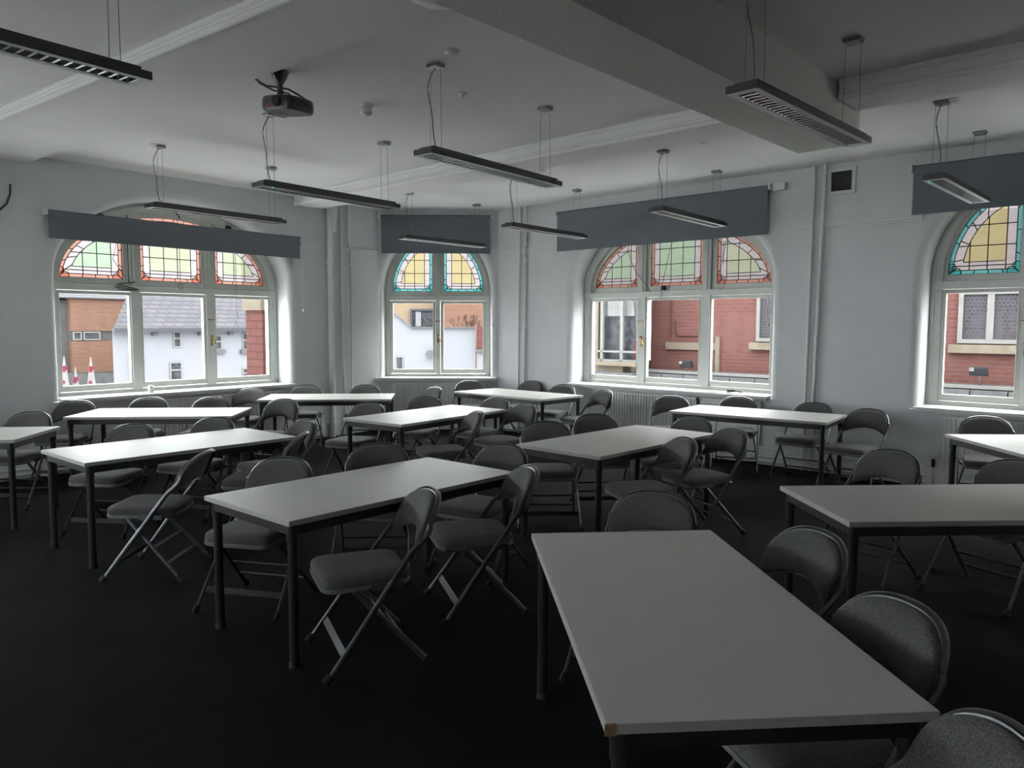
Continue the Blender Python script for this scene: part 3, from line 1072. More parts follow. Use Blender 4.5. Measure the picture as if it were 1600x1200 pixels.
# ---------------------------------------------------------------- tables
def table(x, y, ang, lab, chip=False, first=[None]):
    if first[0] is None:
        root = empty('folding_table')
        L, W, H = 1.6, .8, .72
        mb = MB().box(-L / 2 + .0015, L / 2 - .0015, -W / 2 + .0015, W / 2 - .0015, H - .025, H)
        mb.build('table_top', M['top'], root, bevel=.0015)
        mb = MB()
        def bx(*a):
            mb.box(*a)
        bx(-L / 2, L / 2, -W / 2, -W / 2 + .0014, H - .025, H - .001)
        bx(-L / 2, L / 2, W / 2 - .0014, W / 2, H - .025, H - .001)
        bx(-L / 2, -L / 2 + .0014, -W / 2, W / 2, H - .025, H - .001)
        bx(L / 2 - .0014, L / 2, -W / 2, W / 2, H - .025, H - .001)
        tag(mb.build('edge_band', M['edge'], root), 'grey edge band')
        mb = MB()
        a, b = L / 2 - .035, W / 2 - .035
        for s in (-1, 1):
            mb.box(-a, a, s * b - .012, s * b + .012, H - .077, H - .026)
            mb.box(s * a - .012, s * a + .012, -b, b, H - .077, H - .026)
        mb.box(-.012, .012, -b, b, H - .066, H - .03)
        mb.build('apron', M['tframe'], root, bevel=.003)
        for sx_ in (-1, 1):
            for sy_ in (-1, 1):
                mb = MB()
                cx, cy = sx_ * (a - .012), sy_ * (b - .012)
                mb.cyl(cx, cy, .012, H - .027, .023, .023, 18)
                mb.cyl(cx, cy, H - .11, H - .03, .027, .027, 18)
                lg = mb.build('leg', M['leg'], root, smooth=True)
                mb = MB().cyl(cx, cy, 0, .03, .028, .025, 16)
                mb.build('foot_cap', M['rubber'], lg, smooth=True)
        first[0] = root
        r = root
    else:
        r = copy_tree(first[0])
    r.location = (x, y, 0)
    r.rotation_euler = (0, 0, R(ang))
    tag(r, lab, 'table', 'white topped tables')
    if chip:
        # bare patch where the edging has broken off the corner
        mb = MB()
        mb.box(-.8025, -.797, .375, .4022, .693, .7205)
        c = mb.build('chipped_corner', M['chip'], r)
        tag(c, 'bare brown chipboard corner')
    return r
# angle = direction of the long side
table(-.80, 4.308, 48.8, 'white table in the middle of the room, ahead of the big front table')
table(.55, 2.495, 94.6, 'large white table nearest the viewer with a chipped near left corner', chip=True)
table(-2.568, 5.772, 49.3, 'white table left of centre, second row, its corner pointing forward')
table(-.847, 7.753, 53.2, 'white table in the centre back, between the corner window and the middle table')
table(.877, 6.061, 46.2, 'white table right of centre, behind the big front table')
table(2.344, 3.907, 3.0, 'white table at the right edge with a dark leg in the foreground')
table(2.554, 7.909, -36.2, 'white table below the wide right wall window')
table(.068, 10.104, -43.2, 'white table farthest back, in front of the corner window radiator')
table(-2.309, 9.565, 5.2, 'white table far back on the left, below the right end of the left window')
table(-3.605, 7.813, 4.7, 'white table directly below the left arched window')
table(-4.74, 6.19, 187.4, 'white table cut off by the left edge of the picture')
table(4.04, 5.56, -91.0, 'white table cut off by the right edge, below the teal and yellow window')

# ---------------------------------------------------------------- chairs
def super_round(hw_f, hw_b, xf, xb, r=.07, n=6):
    """rounded trapezoid outline, counter-clockwise"""
    cs = [(xf, -hw_f), (xf, hw_f), (xb, hw_b), (xb, -hw_b)]
    out = []
    for i, p in enumerate(cs):
        a = Vector(cs[i - 1])
        b = Vector(cs[(i + 1) % 4])
        p = Vector(p)
        u = (a - p).normalized()
        v = (b - p).normalized()
        for k in range(n + 1):
            t = k / n
            # quadratic corner
            q = (p + u * r) * (1 - t) ** 2 + p * 2 * t * (1 - t) + (p + v * r) * t ** 2
            out.append((q.x, q.y))
    return out
def make_chair():
    root = empty('folding_chair')
    base_ = super_round(.212, .19, .245, -.185, .085)
    cx = .03
    def sc(k, dz, e=0):
        return [(cx + (x - cx) * k, y * k, dz + e * x) for x, y in base_]
    # cushion
    mb = MB()
    mb.rings([sc(.985, .416), sc(1.0, .424), sc(1.0, .443), sc(.985, .455), sc(.94, .464), sc(.85, .470), sc(.6, .474), sc(.25, .475)])
    mb.build('seat_cushion', M['fabric'], root, smooth=60)
    mb = MB()
    mb.rings([sc(.96, .392), sc(1.0, .396), sc(1.01, .404), sc(1.01, .417), sc(.98, .417)])
    tag(mb.build('seat_rim', M['shell'], root, smooth=45), 'pale metal rim')
    # backrest
    def px(y, z):
        h = (z - .58) / .215
        return -.195 - .10 * h - .040 * (1 - (y / .215) ** 2)
    HW = .208
    nc, nr_ = 20, 9
    def zt(y):
        return .662 + .128 * (max(0, 1 - abs(y / HW) ** 2.5)) ** (1 / 2.2)
    def zb(y):
        return .565 + .060 * (1 - (y / HW) ** 2)
    def backpanel(off_f, off_b, grow, pillow):
        F, B = [], []
        for i in range(nc + 1):
            u = -math.cos(PI * i / nc)
            y = u * (HW + grow)
            yy = u * HW
            t0, t1 = zb(yy) - grow, zt(yy) + grow
            for j in range(nr_ + 1):
                w = (1 - math.cos(PI * j / nr_)) / 2
                z = t0 + (t1 - t0) * w
                e = (1 - abs(u) ** 6) * (1 - abs(2 * w - 1) ** 5)
                x = px(yy, z)
                F.append((x + off_f + pillow * max(0, e) ** .5, y, z + .3 * (off_f + pillow * max(0, e) ** .5)))
                B.append((x + off_b, y, z + .3 * off_b))
        n = nr_ + 1
        fs = []
        m = len(F)
        for i in range(nc):
            for j in range(nr_):
                a = i * n + j
                fs.append((a, a + 1, a + n + 1, a + n))
                fs.append((m + a, m + a + n, m + a + n + 1, m + a + 1))
        def side(a, b):
            fs.append((a, b, m + b, m + a))
        for j in range(nr_):
            side(j, j + 1)
            side(nc * n + j + 1, nc * n + j)
        for i in range(nc):
            side((i + 1) * n, i * n)
            side(i * n + nr_, (i + 1) * n + nr_)
        return MB().add(F + B, fs)
    backpanel(.004, -.006, 0, .022).build('backrest', M['fabric'], root, smooth=65)
    tag(backpanel(-.007, -.013, .005, 0).build('back_shell', M['shell'], root, smooth=45), 'grey metal shell')
    # U-shaped back frame
    nrm = Vector((.88, 0, .47))
    path = []
    def lp(z):
        return .235 - (.235 + .185) * (z - .012) / (.58 - .012)
    def ly(z):
        return .252 - .030 * (z / .58)
    ks = []
    for k in range(25):
        th = PI * k / 24
        y = -(HW + .012) * math.cos(th)
        z = zt(max(-HW, min(HW, y)) * .999) + .006
        ks.append((y, z))
    side_l = [(lp(z), -ly(z), z) for z in (.43, .50, .56)] + [(px(.215, z) - .028, -.221, z) for z in (.62, .66)]
    side_r = [(x, -y, z) for x, y, z in side_l][::-1]
    top_ = [(px(y, z) - .022, y, z) for y, z in ks[1:-1]]
    mb = MB()
    mb.tube(side_l + top_ + side_r, .014, .0075, ref=nrm, n=8)
    mb.build('back_frame', M['steel'], root, smooth=True)
    for s in (-1, 1):
        mb = MB()
        mb.tube([(lp(z), s * ly(z), z) for z in (.014, .2, .445)], .015, .008, ref=nrm, n=8)
        lg = mb.build('leg', M['steel'], root, smooth=True)
        mb = MB()
        mb.tube([(lp(0) + .006, s * ly(0), 0.008), (lp(.03), s * ly(.03), .035)], .021, .014, ref=nrm, n=10)
        mb.build('foot_cap', M['rubber'], lg, smooth=True)
        mb = MB()
        r0, r1 = Vector((.10, s * .196, .392)), Vector((-.245, s * .236, .014))
        mb.tube([r0, r1], .015, .008, ref=(.7, 0, -.7), n=8)
        lg = mb.build('leg', M['steel'], root, smooth=True)
        mb = MB()
        mb.tube([r1 + Vector((-.008, 0, -.006)), r1 + (r0 - r1).normalized() * .03], .021, .014, ref=(.7, 0, -.7), n=10)
        mb.build('foot_cap', M['rubber'], lg, smooth=True)
        mb = MB()
        mb.bar((.02, s * .205, .40), (-.13, s * .222, .41), .008, .028)
        mb.tube([(-.075, s * .20, .43), (-.075, s * .245, .43)], .008, n=8)
        mb.build('hinge', M['steel'], root, smooth=True)
    def rl(t):
        return Vector((.10, .196, .392)).lerp(Vector((-.245, .236, .014)), t)
    for t in (.48, .74):
        p = rl(t)
        mb = MB()
        mb.bar((p.x, -p.y, p.z), (p.x, p.y, p.z), .020, .007, up=(.7, 0, -.7))
        mb.build('stretcher', M['steel'], root, bevel=.002)
    z = .115
    mb = MB()
    mb.bar((lp(z), -ly(z), z), (lp(z), ly(z), z), .004, .036, up=(-.6, 0, .8))
    mb.build('stretcher', M['leg'], root)
    return root

CH = [
 # x, y, yaw, label
 (-.715, 3.655, -156, 'charcoal folding chair in the foreground, left of the big front table, standing nearest the viewer'),
 (-.21, 4.30, -163, 'charcoal folding chair at the right corner of the middle table, turned sideways'),
 (-1.48, 4.35, -103, 'charcoal folding chair behind the left end of the middle table'),
 (-.91, 4.92, -88, 'charcoal folding chair behind the centre of the middle table'),
 (-.22, 4.94, -123, 'charcoal folding chair behind the right end of the middle table'),
 (-2.34, 4.94, 180, 'charcoal folding chair seen edge-on in front of the second row left table'),
 (-3.16, 5.92, -97, 'charcoal folding chair behind the left part of the second row left table'),
 (-2.70, 6.40, -103, 'charcoal folding chair behind the middle of the second row left table'),
 (-2.01, 6.35, -134, 'charcoal folding chair past the right corner of the second row left table'),
 (-1.94, 5.79, 183, 'charcoal folding chair seen edge-on at the right end of the second row left table'),
 (-4.66, 7.86, -82, 'dark folding chair at the left end of the table under the left window'),
 (-4.05, 8.22, -84, 'dark folding chair below the cup on the left window sill'),
 (-3.38, 8.27, -87, 'dark folding chair behind the table under the left window, right hand one of two'),
 (-2.63, 8.10, -108, 'dark folding chair at the right end of the table under the left window'),
 (-4.50, 6.78, -88, 'dark folding chair behind the table cut off at the left edge'),
 (-3.36, 9.46, -89, 'dark folding chair at the left end of the far back left table'),
 (-2.78, 10.06, -84, 'dark folding chair behind the far back left table, left hand one of two'),
 (-2.00, 10.09, -89, 'dark folding chair behind the far back left table, near the wall pipes'),
 (-1.27, 9.84, -140, 'folding chair at the right end of the far back left table, below the corner window'),
 (-1.62, 7.72, -110, 'folding chair behind the left corner of the centre back table'),
 (-1.06, 8.41, -103, 'folding chair behind the centre back table, seat showing below the top'),
 (-.37, 8.40, -130, 'folding chair behind the right end of the centre back table'),
 (-.63, 7.14, -158, 'folding chair on the near side of the centre back table, turned left'),
 (-.10, 7.77, -140, 'folding chair to the right of the centre back table, gap below its backrest'),
 (-.63, 10.95, -90, 'dark folding chair at the left corner of the farthest table'),
 (.115, 10.99, -125, 'dark folding chair behind the farthest table, beside the wall pipes'),
 (.54, 10.33, -125, 'dark folding chair behind the right part of the farthest table'),
 (.91, 9.53, -150, 'folding chair at the right end of the farthest table, turned left'),
 (.30, 6.18, -89, 'dark folding chair behind the left end of the table right of centre'),
 (.81, 6.73, -84, 'dark folding chair behind the middle of the table right of centre'),
 (1.42, 6.57, -134, 'folding chair behind the right corner of the table right of centre'),
 (.97, 5.46, -162, 'folding chair in front of the table right of centre, turned left'),
 (1.49, 5.94, -155, 'folding chair standing off the right corner of the table right of centre'),
 (1.78, 8.60, -108, 'dark folding chair at the left end of the table under the wide right window'),
 (2.53, 8.53, -110, 'dark folding chair under the papers on the wide right window sill'),
 (3.05, 7.93, -132, 'dark folding chair below the white wall pipes on the right'),
 (3.33, 7.35, -140, 'folding chair right of the table under the wide right window, turned aside'),
 (2.28, 4.84, -145, 'charcoal folding chair behind the left end of the right edge table'),
 (2.86, 4.49, -150, 'charcoal folding chair cut by the right edge, behind the right edge table'),
 (4.22, 6.66, -115, 'charcoal folding chair below the teal and yellow window at the right edge'),
 (.93, 2.92, -162, 'charcoal folding chair right of the big front table, farther of the two'),
 (.87, 2.15, -165, 'charcoal folding chair right of the big front table, nearer of the two'),
 (.70, 1.50, 178, 'charcoal folding chair in the bottom right corner, cut by the frame'),
 (.57, 3.45, -118, 'charcoal folding chair behind the far end of the big front table'),
]
proto = make_chair()
for i, (x, y, a, lab) in enumerate(CH):
    o = proto if i == 0 else copy_tree(proto)
    o.location = (x, y, 0)
    o.rotation_euler = (0, 0, R(a))
    tag(o, lab, 'chair', 'padded folding chairs round the tables')

# ---------------------------------------------------------------- pendant lamps
ZT, ZB = EYE + 1.192, EYE + 1.135
def make_lamp(lit_under):
    """origin on the ceiling above the middle; the lamp runs along x"""
    root = empty('pendant_light')
    zt, zb = ZT - CEIL, ZB - CEIL
    L, W = .765, .085
    bm_ = M['lampd']
    mb = MB()
    mb.box(-L, L, -W, -W + .004, zb, zb + .036)
    mb.box(-L, L, W - .004, W, zb, zb + .036)
    mb.box(-L, -L + .004, -W, W, zb, zb + .036)
    mb.box(L - .004, L, -W, W, zb, zb + .036)
    mb.box(-L, L, -W, W, zb + .034, zb + .038)
    mb.box(-L + .04, L - .04, -W + .022, W - .022, zb + .036, zt)
    mb.build('housing', bm_, root, bevel=.002)
    # underside frame
    mb = MB()
    e, w = .045, .036
    um = M['lampw'] if lit_under else M['lampd']  # pale or dark colour imitates how each underside catches reflected light
    mb.box(-L + .003, -L + e, -W + .003, W - .003, zb - .001, zb + .004)
    mb.box(L - e, L - .003, -W + .003, W - .003, zb - .001, zb + .004)
    mb.box(-L + e, L - e, -W + .003, -W + w, zb - .001, zb + .004)
    mb.box(-L + e, L - e, W - w, W - .003, zb - .001, zb + .004)
    mb.build('underside_frame', um, root)
    # louvre
    mb = MB()
    i_ = W - w
    n = 30
    for k in range(n + 1):
        x = -L + e + (2 * L - 2 * e) * k / n
        mb.add([(x - .006, -i_, zb + .002), (x + .006, -i_, zb + .002), (x + .001, -i_, zb + .024), (x - .001, -i_, zb + .024),
                (x - .006, i_, zb + .002), (x + .006, i_, zb + .002), (x + .001, i_, zb + .024), (x - .001, i_, zb + .024)],
               [(0, 1, 5, 4), (1, 2, 6, 5), (3, 0, 4, 7), (2, 3, 7, 6)])
    for s in (-1, 1):
        mb.add([(-L + e, s * i_, zb + .002), (L - e, s * i_, zb + .002), (L - e, s * i_ * .6, zb + .03), (-L + e, s * i_ * .6, zb + .03)], [(0, 1, 2, 3)])
    mb.box(-L + e, L - e, -i_, i_, zb + .029, zb + .031)
    mb.build('louvre', M['lampr'], root)
    for s in (-1, 1):
        x = s * .635
        mb = MB()
        mb.box(x - .035, x + .035, -.055, .055, -.016, 0)
        mb.box(x - .045, x + .045, -.045, .045, -.026, -.012)
        cp = mb.build('ceiling_canopy', M['chrome'], root, bevel=.003)
        for t in (-1, 1):
            mb = MB()
            mb.tube([(x, t * .045, -.02), (x, t * .052, zt)], .0016, n=5)
            mb.build('suspension_wire', M['wire'], root)
    mb = MB()
    pth = []
    for k in range(17):
        t = k / 16
        pth.append((-.635 - .06 * math.sin(t * PI) - .015 * math.sin(t * 9), .02 * math.sin(t * 6), -.02 + (zt + .02) * t))
    mb.tube(pth, .0038, n=6)
    mb.build('power_cord', M['cord'], root, smooth=True)
    return root
lampA = make_lamp(True)
lampB = make_lamp(False)
used = {id(lampA): False, id(lampB): False}
def place_lamp(x, y, ang, light, lab, led=False):
    p = lampA if light else lampB
    if not used[id(p)]:
        o = p
        used[id(p)] = True
    else:
        o = copy_tree(p)
    o.location = (x, y, CEIL)
    o.rotation_euler = (0, 0, R(ang))
    tag(o, lab, 'ceiling light', 'suspended linear lights')
    if led:
        mb = MB()
        mb.tube([(-.66, -.058 if not light else .058, ZB - CEIL - .004), (-.66, -.058 if not light else .058, ZB - CEIL + .002)], .008, n=8)
        tag(mb.build('indicator_light', M['led'], o), 'glowing green indicator')
    return o
place_lamp(-2.21, 3.09, 53, True, 'suspended linear light at the top left edge of the picture')
place_lamp(-3.08, 8.13, 52.0, False, 'suspended dark linear light in front of the left arched window')
place_lamp(-1.63, 6.975, 52.0, False, 'suspended dark linear light below the projector with a green indicator', led=True)
place_lamp(-.13, 5.775, 52.0, True, 'suspended linear light hanging in the centre of the room')
place_lamp(-.945, 10.735, 48, True, 'small far suspended light in front of the corner window blind')
place_lamp(.426, 9.515, 50, True, 'suspended light overlapping the left end of the long right blind')
place_lamp(1.91, 8.277, 50.8, True, 'suspended light in front of the long right blind')
place_lamp(1.64, 4.34, 46, True, 'large suspended light at the upper right below the deep beam')
place_lamp(3.78, 6.548, 47, True, 'suspended light with a green indicator before the right edge blind', led=True)

# ---------------------------------------------------------------- projector and ceiling fittings
pr = empty('projector', (-1.62, 5.43, CEIL))
mb = MB()
rg = []
for z, r in ((0, .062), (-.012, .06), (-.05, .045), (-.09, .02), (-.16, .018), (-.19, .03)):
    rg.append([(r * math.cos(2 * PI * k / 18), r * math.sin(2 * PI * k / 18), z) for k in range(18)])
mb.rings(rg)
mb.build('mounting_pole', M['proj'], pr, smooth=45)
mb = MB()
ca, sa = math.cos(R(-38)), math.sin(R(-38))
def pj(x, y, z):
    x2, y2 = x + .10, y - .02
    return (x2 * ca - y2 * sa + .01, x2 * sa + y2 * ca, z)
body = []
for z, k in ((-.205, .90), (-.215, .98), (-.25, 1.0), (-.28, 1.0), (-.30, .94)):
    ring = []
    for q in range(32):
        t = 2 * PI * q / 32
        ex = 4.5
        cx_, sy_ = math.cos(t), math.sin(t)
        r_ = (abs(cx_) ** ex + abs(sy_) ** ex) ** (-1 / ex)
        ring.append(pj(.165 * k * cx_ * r_, .125 * k * sy_ * r_, z - .02 * (cx_ * r_)))
    body.append(ring)
mb.rings(body)
mb.build('projector_body', M['proj'], pr, smooth=50)
mb = MB()
p0 = Vector(pj(.06, -.118, -.255))
p1_ = Vector(pj(.06, -.145, -.262))
mb.tube([p0, p1_], .035, n=18)
mb.build('projector_lens', M['lens'], pr, smooth=True)
mb = MB()
mb.tube([pj(-.05, -.124, -.268), pj(-.05, -.129, -.268)], .012, n=10)
mb.build('badge', M['red'], pr)
mb = MB()
for k in range(7):
    mb.hexa([pj(-.13 + a_, b_, -.3035 + c_) for a_, b_, c_ in ((.012 * k, -.06, 0), (.012 * k + .006, -.06, 0), (.012 * k + .006, .06, 0), (.012 * k, .06, 0), (.012 * k, -.06, .004), (.012 * k + .006, -.06, .004), (.012 * k + .006, .06, .004), (.012 * k, .06, .004))])
mb.build('cooling_vent', M['shell'], pr)
mb = MB()
mb.tube([(-.20, .0, -.012), (-.17, .01, -.05), (-.10, .02, -.09), (-.02, .02, -.10), (.06, .0, -.12), (.14, -.05, -.17), (.20, -.10, -.215)], .007, n=7)
mb.tube([(-.19, .01, -.005), (-.15, .03, -.07), (-.05, .03, -.12), (.05, .02, -.14), (.12, -.03, -.20)], .006, n=7)
mb.tube([(.0, -.02, -.11), (.04, -.05, -.15), (.02, -.05, -.21)], .006, n=7)
mb.build('cable', M['dark'], pr, smooth=True)
tag(pr, 'black projector hanging from a short ceiling mount with looped cables', 'projector')

sd = empty('smoke_detector', (-1.175, 6.245, CEIL))
mb = MB()
mb.rings([[(r * math.cos(2 * PI * k / 24), r * math.sin(2 * PI * k / 24), z) for k in range(24)] for z, r in ((0, .055), (-.018, .055), (-.022, .048))])
mb.build('base', M['white'], sd, smooth=40)
mb = MB()
mb.rings([[(r * math.cos(2 * PI * k / 24), r * math.sin(2 * PI * k / 24), z) for k in range(24)] for z, r in ((-.020, .040), (-.045, .042), (-.050, .050), (-.060, .050), (-.078, .030), (-.080, .0))][:6])
mb.build('sensor_head', M['white'], sd, smooth=40)
tag(sd, 'round white smoke detector on the ceiling right of the projector', 'smoke detector')
def disc(x, y, lab, r=.055):
    root = empty('ceiling_sensor', (x, y, CEIL))
    mb = MB()
    mb.rings([[(q * math.cos(2 * PI * k / 24), q * math.sin(2 * PI * k / 24), z) for k in range(24)] for z, q in ((0, r), (-.006, r), (-.012, r * .8))])
    mb.build('rim', M['white'], root, smooth=40)
    mb = MB()
    mb.rings([[(q * math.cos(2 * PI * k / 20), q * math.sin(2 * PI * k / 20), z) for k in range(20)] for z, q in ((-.010, r * .6), (-.024, r * .5), (-.030, r * .25))])
    mb.build('sensor_eye', M['lampw'], root, smooth=40)
    tag(root, lab, 'ceiling sensor', 'small round ceiling fittings')
disc(-.404, 5.026, 'larger round ceiling sensor above the centre pendant light', .06)
disc(-.385, 5.917, 'small round ceiling disc right of the smoke detector', .04)
disc(1.81, 7.425, 'small pale ceiling disc left of the deep beam end', .05)
disc(3.413, 6.026, 'small dark ceiling disc at the upper right', .05)
disc(-3.499, 7.60, 'small white ceiling disc above the left window pendant light', .05)
disc(-2.712, 8.78, 'small dark ceiling disc near the dark light with green indicator', .05)
disc(.333, 8.772, 'tiny ceiling disc behind the centre pendant light', .04)

# ---------------------------------------------------------------- outside
def fb(fr, s0, s1, z0, z1, d0, d1):
    return MB().fbox(fr, s0, s1, EYE + z0, EYE + z1, d0, d1)
GZ = -5.3     # street level below eye
struct(MB().box(-60, 60, -30, 60, EYE + GZ - .2, EYE + GZ).build('ground_street', M['bounce_street']), 'street outside below the windows')

def part(mb, name, m, root, fr=None, smooth=False, bevel=0):
    loc = Matrix.Translation(root.location)
    o = mb.build(name, m, None, smooth=smooth, bevel=bevel)
    if fr is not None:
        frame_uv(o, fr)
    # move into the root's space
    for v in o.data.vertices:
        v.co -= root.location
    o.parent = root
    return o

# white terrace opposite the left window
H1 = empty('white_house', WL.p(8, EYE + GZ, 11))
mb = MB()
mb.hexa([WL.p(5.62, EYE + GZ, 11), WL.p(14, EYE + GZ, 11), WL.p(14, EYE + GZ, 12.8), WL.p(6.55, EYE + GZ, 12.8),
         WL.p(5.62, EYE - .12, 11), WL.p(14, EYE - .12, 11), WL.p(14, EYE - .12, 12.8), WL.p(6.55, EYE - .12, 12.8)])
part(mb, 'wall', M['render_'], H1, WL)
mb = MB()
mb.hexa([WL.p(5.55, EYE - .16, 10.8), WL.p(14, EYE - .16, 10.8), WL.p(14, EYE - .12, 12.8), WL.p(6.6, EYE - .12, 12.8),
         WL.p(5.55, EYE - .10, 10.75), WL.p(14, EYE - .10, 10.75), WL.p(14, EYE + 1.12, 12.7), WL.p(6.95, EYE + 1.12, 12.7)])
part(mb, 'roof', M['slate'], H1, WL)
g = fb(WL, 5.55, 14, -.20, -.10, 10.7, 10.85)
part(g, 'gutter', M['gutter'], H1)
mb = MB()
for s in (6.6, 7.9, 8.8, 10.0):
    mb.fbox(WL, s, s + .12, EYE - .30, EYE - .18, 10.85, 11.0)
part(mb, 'gutter_bracket', M['stoneg'], H1)
mb = MB().tube([WL.p(6.15, EYE - .2, 10.93), WL.p(6.12, EYE - .8, 10.93), WL.p(6.16, EYE + GZ, 10.93)], .05, n=8)
part(mb, 'downpipe', M['stoneg'], H1, smooth=True)
def house_window(root, fr, s0, s1, z0, z1, d, sill=True, m='oglass', bars=1):
    o_ = [(s0, EYE + z0), (s1, EYE + z0), (s1, EYE + z1), (s0, EYE + z1)]
    f = .035
    i_ = [(s0 + f, EYE + z0 + f), (s1 - f, EYE + z0 + f), (s1 - f, EYE + z1 - f), (s0 + f, EYE + z1 - f)]
    mb = MB()
    ring_band(mb, fr, o_, i_, d - .03, d + .02)
    for k in range(bars):
        zz = EYE + z0 + (z1 - z0) * (k + 1.3) / (bars + 1.3)
        mb.fbox(fr, s0, s1, zz - .02, zz + .02, d - .025, d + .02)
    w = part(mb, 'window', M['owhite'], root)
    g = MB().fbox(fr, s0 + .01, s1 - .01, EYE + z0 + .01, EYE + z1 - .01, d - .008, d + .01)
    loc = root.location
    p = g.build('pane', M[m], None)
    frame_uv(p, fr)
    for v in p.data.vertices:
        v.co -= loc
    p.parent = w
    if sill:
        part(fb(fr, s0 - .08, s1 + .08, z0 - .10, z0, d - .10, d + .02), 'stone_sill', M['stoneg'], root)
house_window(H1, WL, 7.20, 7.42, -.63, -.20, 11, sill=False)
house_window(H1, WL, 7.08, 7.42, -1.52, -1.02, 11, sill=False)
house_window(H1, WL, 8.36, 8.62, -.72, -.30, 11)
house_window(H1, WL, 9.27, 9.70, -.74, -.24, 11)
house_window(H1, WL, 9.25, 9.62, -1.62, -1.27, 11)
tag(H1, 'white rendered house with grey slate roof seen through the left window', 'house')

# orange brick building
H2 = empty('brick_building', WL.p(6, EYE + GZ, 16))
part(fb(WL, 6.65, 12, -.22, .78, 16.1, 20), 'upper_brick_wall', M['orange'], H2, WL)
part(fb(WL, 6.66, 12, -1.50, -.52, 16.1, 20), 'lower_brick_wall', M['orange'], H2, WL)
part(fb(WL, 6.65, 12, -.52, -.22, 16.15, 20), 'window_band', M['brownb'], H2, WL)
part(fb(WL, 4.0, 6.65, GZ, .72, 16.3, 20), 'side_wall', M['brownb'], H2, WL)
part(fb(WL, 4.0, 12, GZ, -1.50, 16.12, 20), 'shop_front', M['stoneg'], H2, WL)
for s0, s1 in ((6.7, 6.95), (7.0, 7.5), (7.95, 8.25)):
    house_window(H2, WL, s0, s1, -.50, -.24, 16.1, sill=False, bars=0)
mb = MB()
mb.hexa([WL.p(4.0, EYE + .78, 16), WL.p(12, EYE + .78, 16), WL.p(12, EYE + .78, 20), WL.p(4.0, EYE + .78, 20), WL.p(4.0, EYE + .81, 16), WL.p(12, EYE + .81, 16), WL.p(12, EYE + 1.25, 18), WL.p(4.0, EYE + 1.25, 18)])
part(mb, 'roof', M['slate'], H2, WL)
tag(H2, 'orange brick building with a band of windows at the left of the left window view', 'building')

# closed parasols
def parasol(s, ztop, lab, w=.10):
    root = empty('closed_parasol', WL.p(s, EYE + GZ, 8))
    prof = [(0, .008), (-.12, .02), (-.3, .045), (-.55, .07), (-.9, .10), (-1.3, w), (-1.6, w * 1.15), (-1.65, .05)]
    mb = MB()
    c = WL.p(s, 0, 8)
    mb.rings([[(c.x + r * (1 + .15 * math.cos(5 * k)) * math.cos(2 * PI * k / 16), c.y + r * (1 + .15 * math.cos(5 * k)) * math.sin(2 * PI * k / 16), EYE + ztop + z) for k in range(16)] for z, r in prof])
    part(mb, 'canopy', M['parasol'], root, smooth=True)
    mb = MB()
    for z0, z1, r in ((-.20, -.32, .052), (-.50, -.56, .075)):
        mb.rings([[(c.x + q * math.cos(2 * PI * k / 16), c.y + q * math.sin(2 * PI * k / 16), EYE + ztop + z) for k in range(16)] for z, q in ((z0, r * .8), (z1, r))])
    part(mb, 'red_band', M['magenta'], root, smooth=True)
    mb = MB().cyl(c.x, c.y, EYE + GZ, EYE + ztop - 1.6, .02)
    part(mb, 'pole', M['stoneg'], root)
    tag(root, lab, 'parasol', 'closed parasols outside')
parasol(3.32, -.66, 'closed red and white parasol outside, leftmost of three')
parasol(3.53, -.90, 'closed parasol outside, shortest of three', .055)
parasol(3.84, -.69, 'closed red and white parasol outside, rightmost of three')

# brick pier just outside the left window
P1 = empty('brick_pier', WL.p(3.8, EYE + GZ, 1.5))
part(fb(WL, 3.67, 4.15, GZ, .22, 1.45, 1.9), 'brickwork', M['pierb'], P1, WL)
part(fb(WL, 3.63, 4.2, .22, 1.6, 1.42, 1.93), 'stone_block', M['stone'], P1, WL)
tag(P1, 'red brick pier with stone block outside the right of the left window', 'pier')

# seen through the corner window
H3 = empty('gabled_white_house', WC.p(0, EYE + GZ, 12))
mb = MB()
prof = [(-2.1, GZ), (1.12, GZ), (1.12, -.09), (-.9, -.09), (-1.52, .42), (-2.1, .95)]
mb.rings([[WC.p(s, EYE + z, 12) for s, z in prof], [WC.p(s, EYE + z, 12.3) for s, z in prof]])
part(mb, 'wall', M['render_'], H3, WC)
mb = MB()
mb.bar(WC.p(-.88, EYE - .07, 11.95), WC.p(-1.6, EYE + .52, 11.95), .08, .04)
mb.bar(WC.p(-.9, EYE - .08, 11.95), WC.p(1.10, EYE - .08, 11.95), .10, .035)
part(mb, 'coping', M['stoneg'], H3)
house_window(H3, WC, -1.38, -1.14, -1.40, -.98, 12, sill=False, bars=0)
mb = MB()
c = WC.p(-.30, EYE - .92, 11.85)
mb.tube([WC.p(-.30, EYE - .92, 11.9), WC.p(-.30, EYE - .92, 11.86)], .14, n=18)
part(mb, 'satellite_dish', M['stoneg'], H3, smooth=True)
tag(H3, 'white gabled house outside the corner window', 'house')
CH_ = empty('brick_chimney', WC.p(1.2, EYE + GZ, 11.8))
part(fb(WC, 1.15, 1.40, -.75, -.05, 11.8, 12.1), 'brickwork', M['pierb'], CH_, WC)
part(fb(WC, 1.13, 1.40, -.82, -.75, 11.75, 12.1), 'stone_base', M['stoneg'], CH_, WC)
part(fb(WC, 1.16, 1.60, GZ, -.82, 11.9, 12.4), 'wall_below', M['render_'], CH_, WC)
tag(CH_, 'narrow brick chimney at the right edge of the corner window view', 'chimney')
H4 = empty('cream_building', WC.p(-2, EYE + GZ, 20))
part(fb(WC, -3.2, -.72, GZ, 1.2, 20, 24), 'wall', M['cream'], H4, WC)
